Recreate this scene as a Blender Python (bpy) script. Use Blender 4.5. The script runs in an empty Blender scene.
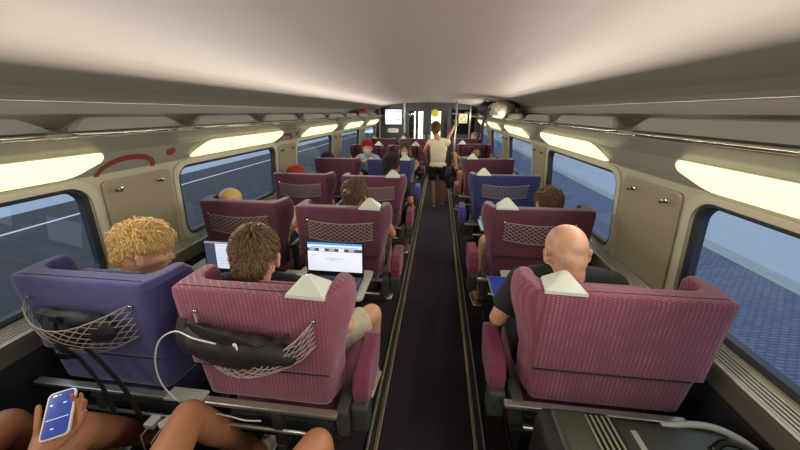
import bpy, bmesh, math, random
from math import sin, cos, pi, radians, atan, tan, sqrt
from mathutils import Vector, Matrix, Euler, noise
random.seed(7)
sc = bpy.context.scene
COL = sc.collection

# ------------------------------------------------------------------ materials
def srgb(r, g, b):
    f = lambda c: (c/255/12.92) if c/255 <= .04045 else ((c/255+.055)/1.055)**2.4
    return (f(r), f(g), f(b), 1)

def mat(name, col, rough=.6, metal=0, bump=0, bscale=200, var=0, vscale=20, emit=0, ecol=None, sheen=0, coat=0, spec=.5, stretch=None, sss=0):
    m = bpy.data.materials.new(name); m.use_nodes = True
    nt = m.node_tree; b = nt.nodes['Principled BSDF']
    b.inputs['Base Color'].default_value = col
    b.inputs['Roughness'].default_value = rough
    b.inputs['Metallic'].default_value = metal
    b.inputs['Specular IOR Level'].default_value = spec
    if sheen: b.inputs['Sheen Weight'].default_value = sheen; b.inputs['Sheen Roughness'].default_value = .4
    if coat: b.inputs['Coat Weight'].default_value = coat; b.inputs['Coat Roughness'].default_value = .15
    if emit:
        b.inputs['Emission Color'].default_value = ecol or col
        b.inputs['Emission Strength'].default_value = emit
    tc = nt.nodes.new('ShaderNodeTexCoord'); out = tc.outputs['Object']
    if stretch:
        mp = nt.nodes.new('ShaderNodeMapping'); mp.inputs['Scale'].default_value = stretch
        nt.links.new(out, mp.inputs[0]); out = mp.outputs[0]
    if var:
        n = nt.nodes.new('ShaderNodeTexNoise'); n.inputs['Scale'].default_value = vscale; n.inputs['Detail'].default_value = 4
        nt.links.new(out, n.inputs['Vector'])
        mx = nt.nodes.new('ShaderNodeMix'); mx.data_type = 'RGBA'
        mx.inputs[6].default_value = tuple(c*(1-var) for c in col[:3])+(1,)
        mx.inputs[7].default_value = tuple(min(1, c*(1+var)) for c in col[:3])+(1,)
        nt.links.new(n.outputs['Fac'], mx.inputs[0]); nt.links.new(mx.outputs[2], b.inputs['Base Color'])
    if bump:
        n2 = nt.nodes.new('ShaderNodeTexNoise'); n2.inputs['Scale'].default_value = bscale; n2.inputs['Detail'].default_value = 3
        nt.links.new(out, n2.inputs['Vector'])
        bp = nt.nodes.new('ShaderNodeBump'); bp.inputs['Strength'].default_value = bump; bp.inputs['Distance'].default_value = .005
        nt.links.new(n2.outputs['Fac'], bp.inputs['Height']); nt.links.new(bp.outputs[0], b.inputs['Normal'])
    return m

def velour(name, col, light):
    """seat velour: vertical columns of short lighter dashes woven into the pile"""
    m = mat(name, col, .85, bump=.25, bscale=500, sheen=.35, spec=.2)
    nt = m.node_tree; b = nt.nodes['Principled BSDF']
    tc = nt.nodes.new('ShaderNodeTexCoord'); sp = nt.nodes.new('ShaderNodeSeparateXYZ')
    nt.links.new(tc.outputs['Object'], sp.inputs[0])
    def M(op, a, c, d=None):
        n = nt.nodes.new('ShaderNodeMath'); n.operation = op
        for i, v in enumerate((a, c, d)):
            if v is None: continue
            if isinstance(v, (int, float)): n.inputs[i].default_value = v
            else: nt.links.new(v, n.inputs[i])
        return n.outputs[0]
    ad = M('ADD', sp.outputs[0], M('MULTIPLY', sp.outputs[1], 1.0))
    xs = M('MULTIPLY', ad, 1/.016)
    col_id = M('FLOOR', xs, 0); fx = M('FRACT', xs, 0)
    inx = M('LESS_THAN', M('ABSOLUTE', M('SUBTRACT', fx, .5), 0), .24)
    zs = M('ADD', M('MULTIPLY', sp.outputs[2], 1/.011), M('MULTIPLY', M('MODULO', col_id, 2), .5))
    fz = M('FRACT', zs, 0)
    inz = M('LESS_THAN', M('ABSOLUTE', M('SUBTRACT', fz, .5), 0), .30)
    wn = nt.nodes.new('ShaderNodeTexNoise'); wn.inputs['Scale'].default_value = 14; wn.inputs['Detail'].default_value = 2
    nt.links.new(tc.outputs['Object'], wn.inputs['Vector'])
    ok = M('MULTIPLY', M('MULTIPLY', inx, inz), M('MULTIPLY', M('MULTIPLY', wn.outputs['Fac'], wn.outputs['Fac']), 1.6))
    mx = nt.nodes.new('ShaderNodeMix'); mx.data_type = 'RGBA'
    mx.inputs[6].default_value = col; mx.inputs[7].default_value = light
    nt.links.new(ok, mx.inputs[0]); nt.links.new(mx.outputs[2], b.inputs['Base Color'])
    return m

M_ = {}
M_['navy'] = velour('blue_velour_shaded', srgb(46, 50, 92), srgb(62, 66, 112))  # same blue velour, darkened to carry the shade of the far rows
M_['purple'] = velour('purple_velour', srgb(122, 67, 86), srgb(172, 116, 132))
M_['purple_shaded'] = velour('purple_velour_shaded', srgb(86, 47, 62), srgb(106, 66, 80))  # purple velour again, dimmer light on farther rows put into its colour
M_['blue'] = velour('blue_velour', srgb(68, 68, 116), srgb(84, 84, 136))
M_['arm'] = mat('armrest_velour', srgb(116, 55, 79), .85, bump=.25, bscale=400, sheen=.3, spec=.2)
M_['armblue'] = mat('blue_armrest_velour', srgb(70, 62, 140), .85, bump=.25, bscale=400, sheen=.3, spec=.2)
M_['seatgrey'] = mat('dark_grey_plastic', srgb(62, 64, 62), .42, bump=.05, bscale=300)
M_['metal'] = mat('brushed_aluminium', srgb(196, 196, 186), .32, .85, bump=.03, bscale=60, stretch=(1, 40, 1))
M_['chrome'] = mat('polished_rail', srgb(190, 186, 172), .18, 1)
M_['darkmetal'] = mat('dark_painted_metal', srgb(48, 49, 50), .45, .4)
M_['lampplastic'] = mat('pale_grey_plastic', srgb(188, 195, 180), .4, coat=.2)
M_['ceil'] = mat('ceiling_panel', srgb(156, 146, 137), .55, bump=.04, bscale=40, var=.03, vscale=3)
M_['cove'] = mat('cove_panel', srgb(158, 153, 144), .45, var=.03, vscale=4)
M_['wall'] = mat('wall_laminate', srgb(178, 173, 150), .35, coat=.15, var=.02, vscale=5)
M_['pillar'] = mat('pillar_laminate', srgb(150, 142, 116), .38, coat=.1, var=.03, vscale=8)
M_['gloss'] = mat('glossy_grey_panel', srgb(146, 143, 130), .34, coat=.12, var=.03, vscale=6)
M_['frame'] = mat('window_trim', srgb(188, 185, 162), .4, coat=.1)
M_['rubber'] = mat('black_rubber', srgb(44, 47, 50), .5)
M_['slat'] = mat('heater_aluminium', srgb(200, 198, 182), .35, .6)
M_['kick'] = mat('lower_wall_panel', srgb(96, 92, 80), .6)
M_['dado'] = mat('lower_wall_carpet', srgb(34, 32, 36), .9, bump=.2, bscale=300)
M_['carpet'] = mat('aisle_carpet', srgb(50, 40, 50), .95, bump=.5, bscale=350, var=.3, vscale=6)
M_['floor'] = mat('seat_bay_floor', srgb(34, 31, 36), .9, bump=.3, bscale=300, var=.15, vscale=15)
M_['railm'] = mat('aisle_rail_metal', srgb(170, 165, 140), .3, .85)
M_['lamp'] = mat('lamp_diffuser', srgb(190, 182, 140), .6, emit=.92, ecol=(1, .92, .50, 1))
M_['rack'] = mat('rack_lip_plastic', srgb(128, 130, 122), .35, coat=.2)
M_['mark'] = mat('red_marking', srgb(128, 62, 50), .5)
M_['net'] = mat('net_cord', srgb(150, 140, 130), .55)
M_['black'] = mat('black_nylon', srgb(20, 21, 22), .6, bump=.3, bscale=250)
M_['blackgloss'] = mat('black_plastic', srgb(16, 17, 19), .25)
M_['key'] = mat('keyboard_keys', srgb(30, 32, 40), .5)
M_['litkey'] = mat('backlit_keys', srgb(60, 60, 110), .5, emit=.35, ecol=srgb(150, 150, 210))
M_['silver'] = mat('laptop_silver', srgb(150, 152, 150), .35, .6)
M_['tray'] = mat('tray_plastic', srgb(168, 170, 160), .4)
M_['white'] = mat('white_plastic', srgb(225, 225, 215), .4)
M_['cable'] = mat('white_cable', srgb(205, 205, 195), .45)
M_['olive'] = mat('olive_case_shell', srgb(56, 58, 46), .42, bump=.15, bscale=150)
M_['rib'] = mat('pale_piping', srgb(150, 150, 120), .5)
M_['skin'] = mat('skin', srgb(198, 150, 122), .5, var=.06, vscale=30, bump=.05, bscale=120)
M_['skintan'] = mat('tanned_skin', srgb(172, 118, 84), .5, var=.08, vscale=30, bump=.05, bscale=120)
M_['blond'] = mat('blond_hair', srgb(206, 172, 108), .5, var=.5, vscale=90)
M_['brown'] = mat('brown_hair', srgb(98, 76, 50), .5, var=.5, vscale=90)
M_['darkhair'] = mat('dark_hair', srgb(44, 34, 26), .5, var=.3, vscale=60)
M_['stubble'] = mat('shaved_hair', srgb(172, 126, 98), .8, var=.1, vscale=200)
M_['redhair'] = mat('dyed_red_hair', srgb(170, 24, 34), .5, var=.3, vscale=60)
M_['orangehair'] = mat('orange_hair', srgb(200, 70, 40), .5, var=.3, vscale=60)
M_['tshirt_black'] = mat('black_cotton', srgb(28, 31, 30), .9, bump=.3, bscale=60)
M_['tshirt_navy'] = mat('navy_cotton', srgb(26, 30, 44), .9, bump=.3, bscale=60)
M_['cream'] = mat('cream_knit', srgb(206, 194, 160), .9, bump=.4, bscale=80)
M_['greycloth'] = mat('grey_cotton', srgb(128, 126, 112), .9, bump=.3, bscale=60)
M_['bluecloth'] = mat('pale_blue_cotton', srgb(150, 170, 190), .9, bump=.3, bscale=60)
M_['beige'] = mat('beige_cotton', srgb(190, 184, 160), .9, bump=.3, bscale=60)
M_['shorts'] = mat('black_shorts', srgb(24, 24, 28), .9, bump=.3, bscale=60)
M_['mask'] = mat('white_face_mask', srgb(215, 215, 205), .8)
M_['eyew'] = mat('eye_white', srgb(230, 225, 220), .3)
M_['iris'] = mat('iris', srgb(50, 35, 25), .3)
M_['lips'] = mat('lips', srgb(160, 90, 80), .5)
M_['shoe'] = mat('pale_sneaker', srgb(196, 190, 168), .6)
M_['shoegrey'] = mat('grey_sneaker', srgb(100, 100, 84), .7)
M_['endwall'] = mat('end_wall_panel', srgb(66, 64, 66), .5)
M_['doorm'] = mat('door_frame_metal', srgb(74, 76, 78), .4, .3)
M_['post'] = mat('aluminium_post', srgb(170, 172, 165), .35, .5)
M_['signw'] = mat('white_sign', srgb(225, 222, 205), .5)
M_['signred'] = mat('red_lettering', srgb(180, 60, 50), .5)
M_['yellow'] = mat('yellow_sticker', srgb(228, 218, 60), .5)
M_['vestlamp'] = mat('vestibule_lamp', srgb(255, 240, 190), .5, emit=2.2, ecol=(1, .88, .6, 1))
M_['screen'] = mat('information_screen', srgb(190, 200, 235), .4, emit=.42, ecol=srgb(205, 215, 250))
M_['screenink'] = mat('screen_ink', srgb(120, 130, 190), .4, emit=.35, ecol=srgb(120, 130, 200))
M_['page'] = mat('laptop_page', srgb(225, 232, 245), .4, emit=.40, ecol=srgb(215, 228, 250))
M_['pageblue'] = mat('laptop_banner', srgb(60, 130, 200), .4, emit=.6, ecol=srgb(70, 140, 210))
M_['pagedark'] = mat('laptop_photo_strip', srgb(70, 80, 100), .4, emit=.3, ecol=srgb(80, 85, 110))
M_['pagegrey'] = mat('laptop_text', srgb(150, 155, 170), .4, emit=.4, ecol=srgb(170, 175, 190))
M_['phonescr'] = mat('phone_screen', srgb(30, 50, 120), .15, emit=.25, ecol=srgb(40, 70, 170))
M_['phonetxt'] = mat('phone_text', srgb(200, 210, 240), .3, emit=.6, ecol=srgb(200, 210, 240))
M_['tablet'] = mat('tablet_screen', srgb(40, 56, 120), .2, emit=.2, ecol=srgb(50, 70, 150))
M_['bagpale'] = mat('pale_bag_fabric', srgb(168, 164, 146), .8, bump=.5, bscale=25, var=.15, vscale=15)
M_['redbag'] = mat('red_bag_fabric', srgb(140, 36, 34), .8, bump=.4, bscale=25)
M_['paper'] = mat('paper', srgb(225, 215, 180), .8)
M_['pink'] = mat('pink_paper', srgb(200, 130, 140), .8)
M_['ground_far'] = mat('far_ground', srgb(150, 160, 168), .9, var=.12, vscale=.6, stretch=(1, .15, 1))
M_['ground_dark'] = mat('dark_asphalt', srgb(36, 35, 39), .85, var=.2, vscale=.8, stretch=(1, .1, 1))
M_['strip'] = mat('platform_strip', srgb(132, 144, 140), .9, var=.15, vscale=3, stretch=(1, .2, 1))
M_['whiteline'] = mat('white_line', srgb(200, 205, 210), .8)

def shaved_mat():
    m = mat('skin_with_shaved_scalp', srgb(198, 150, 122), .5, bump=.05, bscale=120)
    nt = m.node_tree; b = nt.nodes['Principled BSDF']
    tc = nt.nodes.new('ShaderNodeTexCoord'); sp = nt.nodes.new('ShaderNodeSeparateXYZ'); nt.links.new(tc.outputs['Object'], sp.inputs[0])
    # stubble grows behind the temples and above the nape, thinner on the crown
    def mr(sock, a, b_):
        n = nt.nodes.new('ShaderNodeMapRange'); n.inputs[1].default_value = a; n.inputs[2].default_value = b_; nt.links.new(sock, n.inputs[0]); return n.outputs[0]
    def mul(a, c):
        n = nt.nodes.new('ShaderNodeMath'); n.operation = 'MULTIPLY'
        for i, v in enumerate((a, c)):
            if isinstance(v, float): n.inputs[i].default_value = v
            else: nt.links.new(v, n.inputs[i])
        return n.outputs[0]
    ns = nt.nodes.new('ShaderNodeTexNoise'); ns.inputs['Scale'].default_value = 22; nt.links.new(tc.outputs['Object'], ns.inputs['Vector'])
    f = mul(mul(mr(sp.outputs[2], 1.165, 1.20), mr(sp.outputs[2], 1.325, 1.26)), mr(sp.outputs[1], .04, .0))
    f = mul(f, mr(ns.outputs['Fac'], .2, .65)); f = mul(f, .75)
    mx = nt.nodes.new('ShaderNodeMix'); mx.data_type = 'RGBA'; mx.inputs[6].default_value = srgb(198, 150, 122); mx.inputs[7].default_value = srgb(136, 104, 84)
    nt.links.new(f, mx.inputs[0]); nt.links.new(mx.outputs[2], b.inputs['Base Color'])
    return m
M_['skinshaved'] = shaved_mat()

def paver_mat():
    m = mat('platform_pavers', srgb(84, 92, 112), .85, bump=.2, bscale=20)
    nt = m.node_tree; b = nt.nodes['Principled BSDF']
    tc = nt.nodes.new('ShaderNodeTexCoord'); br = nt.nodes.new('ShaderNodeTexBrick')
    br.inputs['Scale'].default_value = 3.2; br.inputs['Color1'].default_value = srgb(74, 84, 108); br.inputs['Color2'].default_value = srgb(94, 104, 126)
    br.inputs['Mortar'].default_value = srgb(56, 64, 86); br.inputs['Mortar Size'].default_value = .05
    nt.links.new(tc.outputs['Object'], br.inputs['Vector']); nt.links.new(br.outputs['Color'], b.inputs['Base Color'])
    return m
M_['paver'] = paver_mat()

def glass_mat():
    m = bpy.data.materials.new('window_glass'); m.use_nodes = True
    nt = m.node_tree; nt.nodes.clear()
    o = nt.nodes.new('ShaderNodeOutputMaterial'); t = nt.nodes.new('ShaderNodeBsdfTransparent'); t.inputs[0].default_value = (.82, .88, .94, 1)
    g = nt.nodes.new('ShaderNodeBsdfGlossy'); g.inputs['Roughness'].default_value = .02
    lw = nt.nodes.new('ShaderNodeLayerWeight'); lw.inputs[0].default_value = .5
    pw_ = nt.nodes.new('ShaderNodeMath'); pw_.operation = 'POWER'; pw_.inputs[1].default_value = 4.0; nt.links.new(lw.outputs['Facing'], pw_.inputs[0])
    f = nt.nodes.new('ShaderNodeMath'); f.operation = 'MULTIPLY_ADD'; f.inputs[1].default_value = .75; f.inputs[2].default_value = .06; nt.links.new(pw_.outputs[0], f.inputs[0])
    mx = nt.nodes.new('ShaderNodeMixShader')
    nt.links.new(f.outputs[0], mx.inputs[0]); nt.links.new(t.outputs[0], mx.inputs[1]); nt.links.new(g.outputs[0], mx.inputs[2])
    nt.links.new(mx.outputs[0], o.inputs[0])
    return m
M_['glass'] = glass_mat()

# ------------------------------------------------------------------ mesh helpers
def link(name, bm, m, parent=None, smooth=False, loc=None):
    me = bpy.data.meshes.new(name)
    bmesh.ops.recalc_face_normals(bm, faces=bm.faces)
    bm.to_mesh(me); bm.free()
    for x in (m if isinstance(m, (list, tuple)) else [m]): me.materials.append(x)
    if smooth: me.polygons.foreach_set('use_smooth', [True]*len(me.polygons))
    o = bpy.data.objects.new(name, me); COL.objects.link(o)
    if parent: o.parent = parent
    if loc: o.location = loc
    return o

def tag(o, label, cat, group=None, kind=None):
    if label: o['label'] = label
    if cat: o['category'] = cat
    if group: o['group'] = group
    if kind: o['kind'] = kind
    return o

def thing(name, label, cat, loc=(0, 0, 0), rotz=0, group=None):
    o = bpy.data.objects.new(name, None); COL.objects.link(o)
    o.empty_display_size = .1
    o.location = loc; o.rotation_euler = (0, 0, rotz)
    return tag(o, label, cat, group)

def struct(o): o['kind'] = 'structure'; return o

def BM(): return bmesh.new()

def box(bm, x0, x1, y0, y1, z0, z1, bev=0, mi=0, mtx=None, seg=2):
    t = bmesh.new()
    bmesh.ops.create_cube(t, size=1)
    bmesh.ops.scale(t, vec=(x1-x0, y1-y0, z1-z0), verts=t.verts)
    bmesh.ops.translate(t, vec=((x0+x1)/2, (y0+y1)/2, (z0+z1)/2), verts=t.verts)
    if bev: bmesh.ops.bevel(t, geom=t.edges[:], offset=bev, segments=seg, profile=.6, affect='EDGES')
    merge(bm, t, mi, mtx)

def merge(bm, t, mi=0, mtx=None):
    if mtx is not None: bmesh.ops.transform(t, matrix=mtx, verts=t.verts)
    vs = {v: bm.verts.new(v.co) for v in t.verts}
    for f in t.faces:
        try: nf = bm.faces.new([vs[v] for v in f.verts])
        except ValueError: continue
        nf.material_index = mi; nf.smooth = f.smooth
    t.free()

def tube(bm, pts, r, seg=6, mi=0, cap=True, closed=False):
    pts = [Vector(p) for p in pts]; n = len(pts)
    rs = r if isinstance(r, (list, tuple)) else [r]*n
    rings = []; prev = None
    for i, p in enumerate(pts):
        if closed: d = pts[(i+1) % n]-pts[i-1]
        else: d = pts[min(i+1, n-1)]-pts[max(i-1, 0)]
        if d.length < 1e-9: d = Vector((0, 0, 1))
        d.normalize()
        if prev is None:
            a = Vector((0, 0, 1)) if abs(d.z) < .9 else Vector((1, 0, 0))
            u = d.cross(a).normalized()
        else:
            u = (prev-d*prev.dot(d))
            if u.length < 1e-6: u = d.orthogonal()
            u.normalize()
        prev = u; w = d.cross(u)
        rings.append([bm.verts.new(p+(u*cos(2*pi*k/seg)+w*sin(2*pi*k/seg))*rs[i]) for k in range(seg)])
    for i in range(n if closed else n-1):
        a, b = rings[i], rings[(i+1) % n]
        for k in range(seg):
            f = bm.faces.new([a[k], a[(k+1) % seg], b[(k+1) % seg], b[k]]); f.material_index = mi; f.smooth = True
    if cap and not closed:
        for rr in (rings[0][::-1], rings[-1]):
            f = bm.faces.new(rr); f.material_index = mi

def smooth(pts, n=5):
    P = [Vector(p) for p in pts]; P = [P[0]*2-P[1]]+P+[P[-1]*2-P[-2]]; out = []
    for i in range(1, len(P)-2):
        for k in range(n):
            t = k/n; a, b, c, d = P[i-1:i+3]
            out.append(.5*((2*b)+(c-a)*t+(2*a-5*b+4*c-d)*t*t+(3*b-a-3*c+d)*t**3))
    return out+[P[-2]]

def loft(bm, rings, mi=0, closed=True, cap=True, smooth=False):
    vr = [[bm.verts.new(p) for p in r] for r in rings]
    n = len(vr[0])
    for i in range(len(vr)-1):
        for k in range(n if closed else n-1):
            f = bm.faces.new([vr[i][k], vr[i][(k+1) % n], vr[i+1][(k+1) % n], vr[i+1][k]]); f.material_index = mi; f.smooth = smooth
    if cap and closed:
        for r in (vr[0][::-1], vr[-1]):
            f = bm.faces.new(r); f.material_index = mi
    return vr

def ell(bm, c, r, mtx=None, seg=20, rng=14, mi=0):
    t = bmesh.new(); bmesh.ops.create_uvsphere(t, u_segments=seg, v_segments=rng, radius=1)
    bmesh.ops.scale(t, vec=r, verts=t.verts)
    if mtx is not None: bmesh.ops.transform(t, matrix=mtx, verts=t.verts)
    bmesh.ops.translate(t, vec=c, verts=t.verts)
    for f in t.faces: f.smooth = True
    merge(bm, t, mi)

def caps(bm, a, b, ra, rb, ball=True, seg=14):
    a = Vector(a); b = Vector(b)
    if ball: ell(bm, a, (ra,)*3, seg=seg, rng=10); ell(bm, b, (rb,)*3, seg=seg, rng=10)
    tube(bm, [a, b], [ra, rb], seg=seg)

def rrect(w, h, r, n=5, cx=0, cy=0):
    pts = []
    for (sx, sy, a0) in ((1, 1, 0), (-1, 1, 90), (-1, -1, 180), (1, -1, 270)):
        for k in range(n+1):
            a = radians(a0+90*k/n)
            pts.append((cx+sx*(w/2-r)+r*cos(a), cy+sy*(h/2-r)+r*sin(a)))
    return pts

def evalmods(o):
    dg = bpy.context.evaluated_depsgraph_get(); dg.update()
    me = bpy.data.meshes.new_from_object(o.evaluated_get(dg), depsgraph=dg)
    old = o.data; o.modifiers.clear(); o.data = me
    bpy.data.meshes.remove(old)
    return o

def remesh(o, vox, it=4, fac=.5):
    m = o.modifiers.new('r', 'REMESH'); m.mode = 'VOXEL'; m.voxel_size = vox; m.use_smooth_shade = True
    s = o.modifiers.new('s', 'SMOOTH'); s.iterations = it; s.factor = fac
    return evalmods(o)

def dup(root, loc, rotz=0, label=None, group=None):
    r = root.copy(); COL.objects.link(r); r.location = loc; r.rotation_euler = (0, 0, rotz)
    if label: r['label'] = label
    if group: r['group'] = group
    for ch in list(root.children):
        c = ch.copy(); COL.objects.link(c); c.parent = r
        for g in list(ch.children):
            d = g.copy(); COL.objects.link(d); d.parent = c
    return r

# ------------------------------------------------------------------ coach shell
CX = -.345                      # coach centre line
Y0, Y1 = -2.6, 9.4              # coach ends
def X(side, d): return CX+side*d

bm = BM(); box(bm, X(-1, 1.62), X(1, 1.62), Y0, Y1, -.06, 0); struct(link('floor', bm, M_['floor']))
bm = BM(); box(bm, -.262, .262, Y0+.02, Y1-.02, .0, .012, .003); c_ = link('trim_1', bm, M_['carpet']); struct(c_)
for i, (x0, x1, m) in enumerate(((-.292, -.266, 'railm'), (-.335, -.318, 'railm'), (.266, .290, 'railm'), (.322, .334, 'railm'))):
    bm = BM(); box(bm, x0, x1, Y0+.02, Y1-.3, .0, .022, .004); struct(link('trim_%d' % (i+2), bm, M_[m]))
for i, (x0, x1) in enumerate(((-.318, -.292), (.290, .322))):
    bm = BM(); box(bm, x0, x1, Y0+.02, Y1-.3, .0, .010, .002); struct(link('trim_%d' % (i+6), bm, M_['rubber']))

prof_c = [(1.20, 1.955), (1.12, 1.975), (1.0, 1.992), (.7, 2.018), (.35, 2.03), (0, 2.033)]
ring = [(X(-1, d), z) for d, z in prof_c]+[(X(1, d), z) for d, z in prof_c[:-1][::-1]]
ring += [(X(1, 1.2), 2.07), (X(-1, 1.2), 2.07)]
bm = BM(); loft(bm, [[(x, y, z) for x, z in ring] for y in (Y0, Y1)]); struct(link('ceiling', bm, M_['ceil']))

WIN = [(-1.80, -.42), (.10, 1.48), (2.12, 3.50), (4.08, 5.47), (6.02, 7.40), (7.96, 9.25)]
WINL = [(-1.92, -.55), (0.02, 1.38), (1.98, 3.38), (3.94, 5.36), (5.90, 7.30), (7.86, 9.20)]
GB = (1.565, .86); GT = (1.512, 1.425)     # glass bottom/top (half width, z)
def onwall(side, y, s, off=0):             # s = 0..1 up the glazed band, off = towards the inside
    d = GB[0]+(GT[0]-GB[0])*s; z = GB[1]+(GT[1]-GB[1])*s
    n = Vector((-side*(GT[1]-GB[1]), 0, -(GB[0]-GT[0]))).normalized()
    return Vector((X(side, d), y, z))+n*off
WH = sqrt((GB[0]-GT[0])**2+(GT[1]-GB[1])**2)

for side, sname, wins in ((-1, 'left', WINL), (1, 'right', WIN)):
    # lower wall
    bm = BM()
    lo = [(1.495, 0), (1.495, .735), (1.62, .735), (1.62, 0)]
    loft(bm, [[(X(side, d), y, z) for d, z in lo] for y in (Y0, Y1)], mi=0)
    lo = [(1.49, .735), (1.49, .808), (1.50, .815), (1.62, .84), (1.62, .735)]
    loft(bm, [[(X(side, d), y, z) for d, z in lo] for y in (Y0, Y1)], mi=1)
    # band between the windows and above them
    def band(ya, yb, s0, s1, th=.05, mi=2):
        q = [onwall(side, 0, s0), onwall(side, 0, s1), onwall(side, 0, s1, -th), onwall(side, 0, s0, -th)]
        loft(bm, [[(p.x, y, p.z) for p in q] for y in (ya, yb)], mi=mi)
    edges = [Y0]+[v for w in wins for v in w]+[Y1]
    for k in range(0, len(edges), 2): band(edges[k], edges[k+1], -.03, 1.0)
    band(Y0, Y1, 1.0, 1.09)
    up = [(1.508, 1.455), (1.475, 1.50), (1.43, 1.575), (1.40, 1.60), (1.345, 1.635), (1.30, 1.662), (1.285, 1.69), (1.60, 1.70), (1.66, 1.60), (1.60, 1.455)]
    loft(bm, [[(X(side, d), y, z) for d, z in up] for y in (Y0, Y1)], mi=3)
    # bin back wall and cove up to the ceiling crease
    cv = [(1.60, 1.698), (1.585, 1.74), (1.55, 1.80), (1.535, 1.829), (1.527, 1.832), (1.50, 1.85), (1.42, 1.885), (1.30, 1.925), (1.20, 1.956), (1.20, 2.0), (1.68, 1.95), (1.68, 1.698)]
    loft(bm, [[(X(side, d), y, z) for d, z in cv] for y in (Y0, Y1)], mi=4)
    struct(link('wall_'+sname, bm, [M_['dado'], M_['kick'], M_['wall'], M_['gloss'], M_['cove']]))
    # heater grille along the sill
    bm = BM()
    for k in range(6):
        t = (k+.2)/6.2; d = 1.497+.066*t; z = .823+.036*t
        tube(bm, [(X(side, d), Y0+.01, z), (X(side, d), Y1-.01, z)], .0042 if k else .0075, seg=6)
    o = link('baseboard_'+sname, bm, M_['slat']); struct(o)

# end walls (behind the camera; far partition is built below)
bm = BM(); box(bm, X(-1, 1.62), X(1, 1.62), Y0-.06, Y0, 0, 2.07); struct(link('wall_back', bm, M_['wall']))

# windows
wn = 0
for side, wins in ((-1, WINL), (1, WIN)):
    for (ya, yb) in wins:
        wn += 1
        w = yb-ya; yc = (ya+yb)/2
        bm = BM()
        def P(u, v, off):  # u along y, v along the wall height (m)
            return onwall(side, u, v/WH, off)
        outer = rrect(w+.09, WH+.045, .11, 6, yc, WH/2+.0)
        mid = rrect(w+.012, WH-.018, .105, 6, yc, WH/2)
        inner = rrect(w-.03, WH-.045, .09, 6, yc, WH/2)
        inn2 = rrect(w-.055, WH-.07, .08, 6, yc, WH/2)
        # trim ring
        rings = [[P(u, v, -.0) for u, v in outer], [P(u, v, .012) for u, v in outer], [P(u, v, .012) for u, v in mid], [P(u, v, -.035) for u, v in mid]]
        loft(bm, rings, mi=0, cap=False)
        rings = [[P(u, v, -.005) for u, v in mid], [P(u, v, .004) for u, v in inner], [P(u, v, -.012) for u, v in inn2], [P(u, v, -.045) for u, v in inn2]]
        loft(bm, rings, mi=1, cap=False)
        # corner fill so the rectangular opening never shows
        big = rrect(w+.05, WH+.01, .004, 6, yc, WH/2)
        rings = [[P(u, v, -.01) for u, v in big], [P(u, v, -.01) for u, v in mid], [P(u, v, -.04) for u, v in mid], [P(u, v, -.04) for u, v in big]]
        loft(bm, rings, mi=1, cap=False)
        fr = link('window_%d' % wn, bm, [M_['frame'], M_['rubber']]); struct(fr)
        bm = BM()
        f = bm.faces.new([bm.verts.new(P(u, v, -.030)) for u, v in mid])
        link('window_pane', bm, M_['glass'], fr)

# pillar panels between the windows + coat hooks
def pillar(side, ya, yb, lbl):
    yc = (ya+yb)/2; w = yb-ya
    bm = BM()
    h = WH+.0
    pts = rrect(w, h*.97, .03, 4, yc, h*.5)
    loft(bm, [[onwall(side, u, v/WH, .001) for u, v in pts], [onwall(side, u, v/WH, .010) for u, v in pts],
              [onwall(side, yc+(u-yc)*.97, .5+(v/WH-.5)*.97, .014) for u, v in pts]])
    o = link('wall_panel', bm, M_['pillar']); tag(o, lbl[0], 'wall panel', 'beige panels between the windows')
    for k, yy in enumerate((yc-.14, yc+.14)):
        t = thing('coat_hook', lbl[1+k], 'hook', onwall(side, yy, .88, .013), 0, 'coat hooks between the windows')
        b = BM(); ell(b, (0, 0, 0), (.007, .030, .014)); link('hook_plate', b, M_['chrome'], t, True)
        b = BM(); s = -side
        tube(b, [(s*.004, 0, 0), (s*.020, -.006, -.008), (s*.034, -.018, -.006), (s*.040, -.034, .006), (s*.040, -.046, .016)], [.008, .008, .007, .0065, .008], 8)
        link('hook_arm', b, M_['chrome'], t, True)
for k in range(1, 5):
    sR = ['nearest the camera', 'second from the camera', 'third from the camera', 'farthest from the camera'][k-1]
    pillar(1, WIN[k][1]+.075, WIN[k+1][0]-.075, ('beige panel between windows on the right wall, %s' % sR,
           'metal coat hook on the right wall panel %s, nearer of two' % sR, 'metal coat hook on the right wall panel %s, farther of two' % sR))
    pillar(-1, WINL[k][1]+.07, WINL[k+1][0]-.07, ('beige panel between windows on the left wall, %s' % sR,
           'metal coat hook on the left wall panel %s, nearer of two' % sR, 'metal coat hook on the left wall panel %s, farther of two' % sR))

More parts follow.
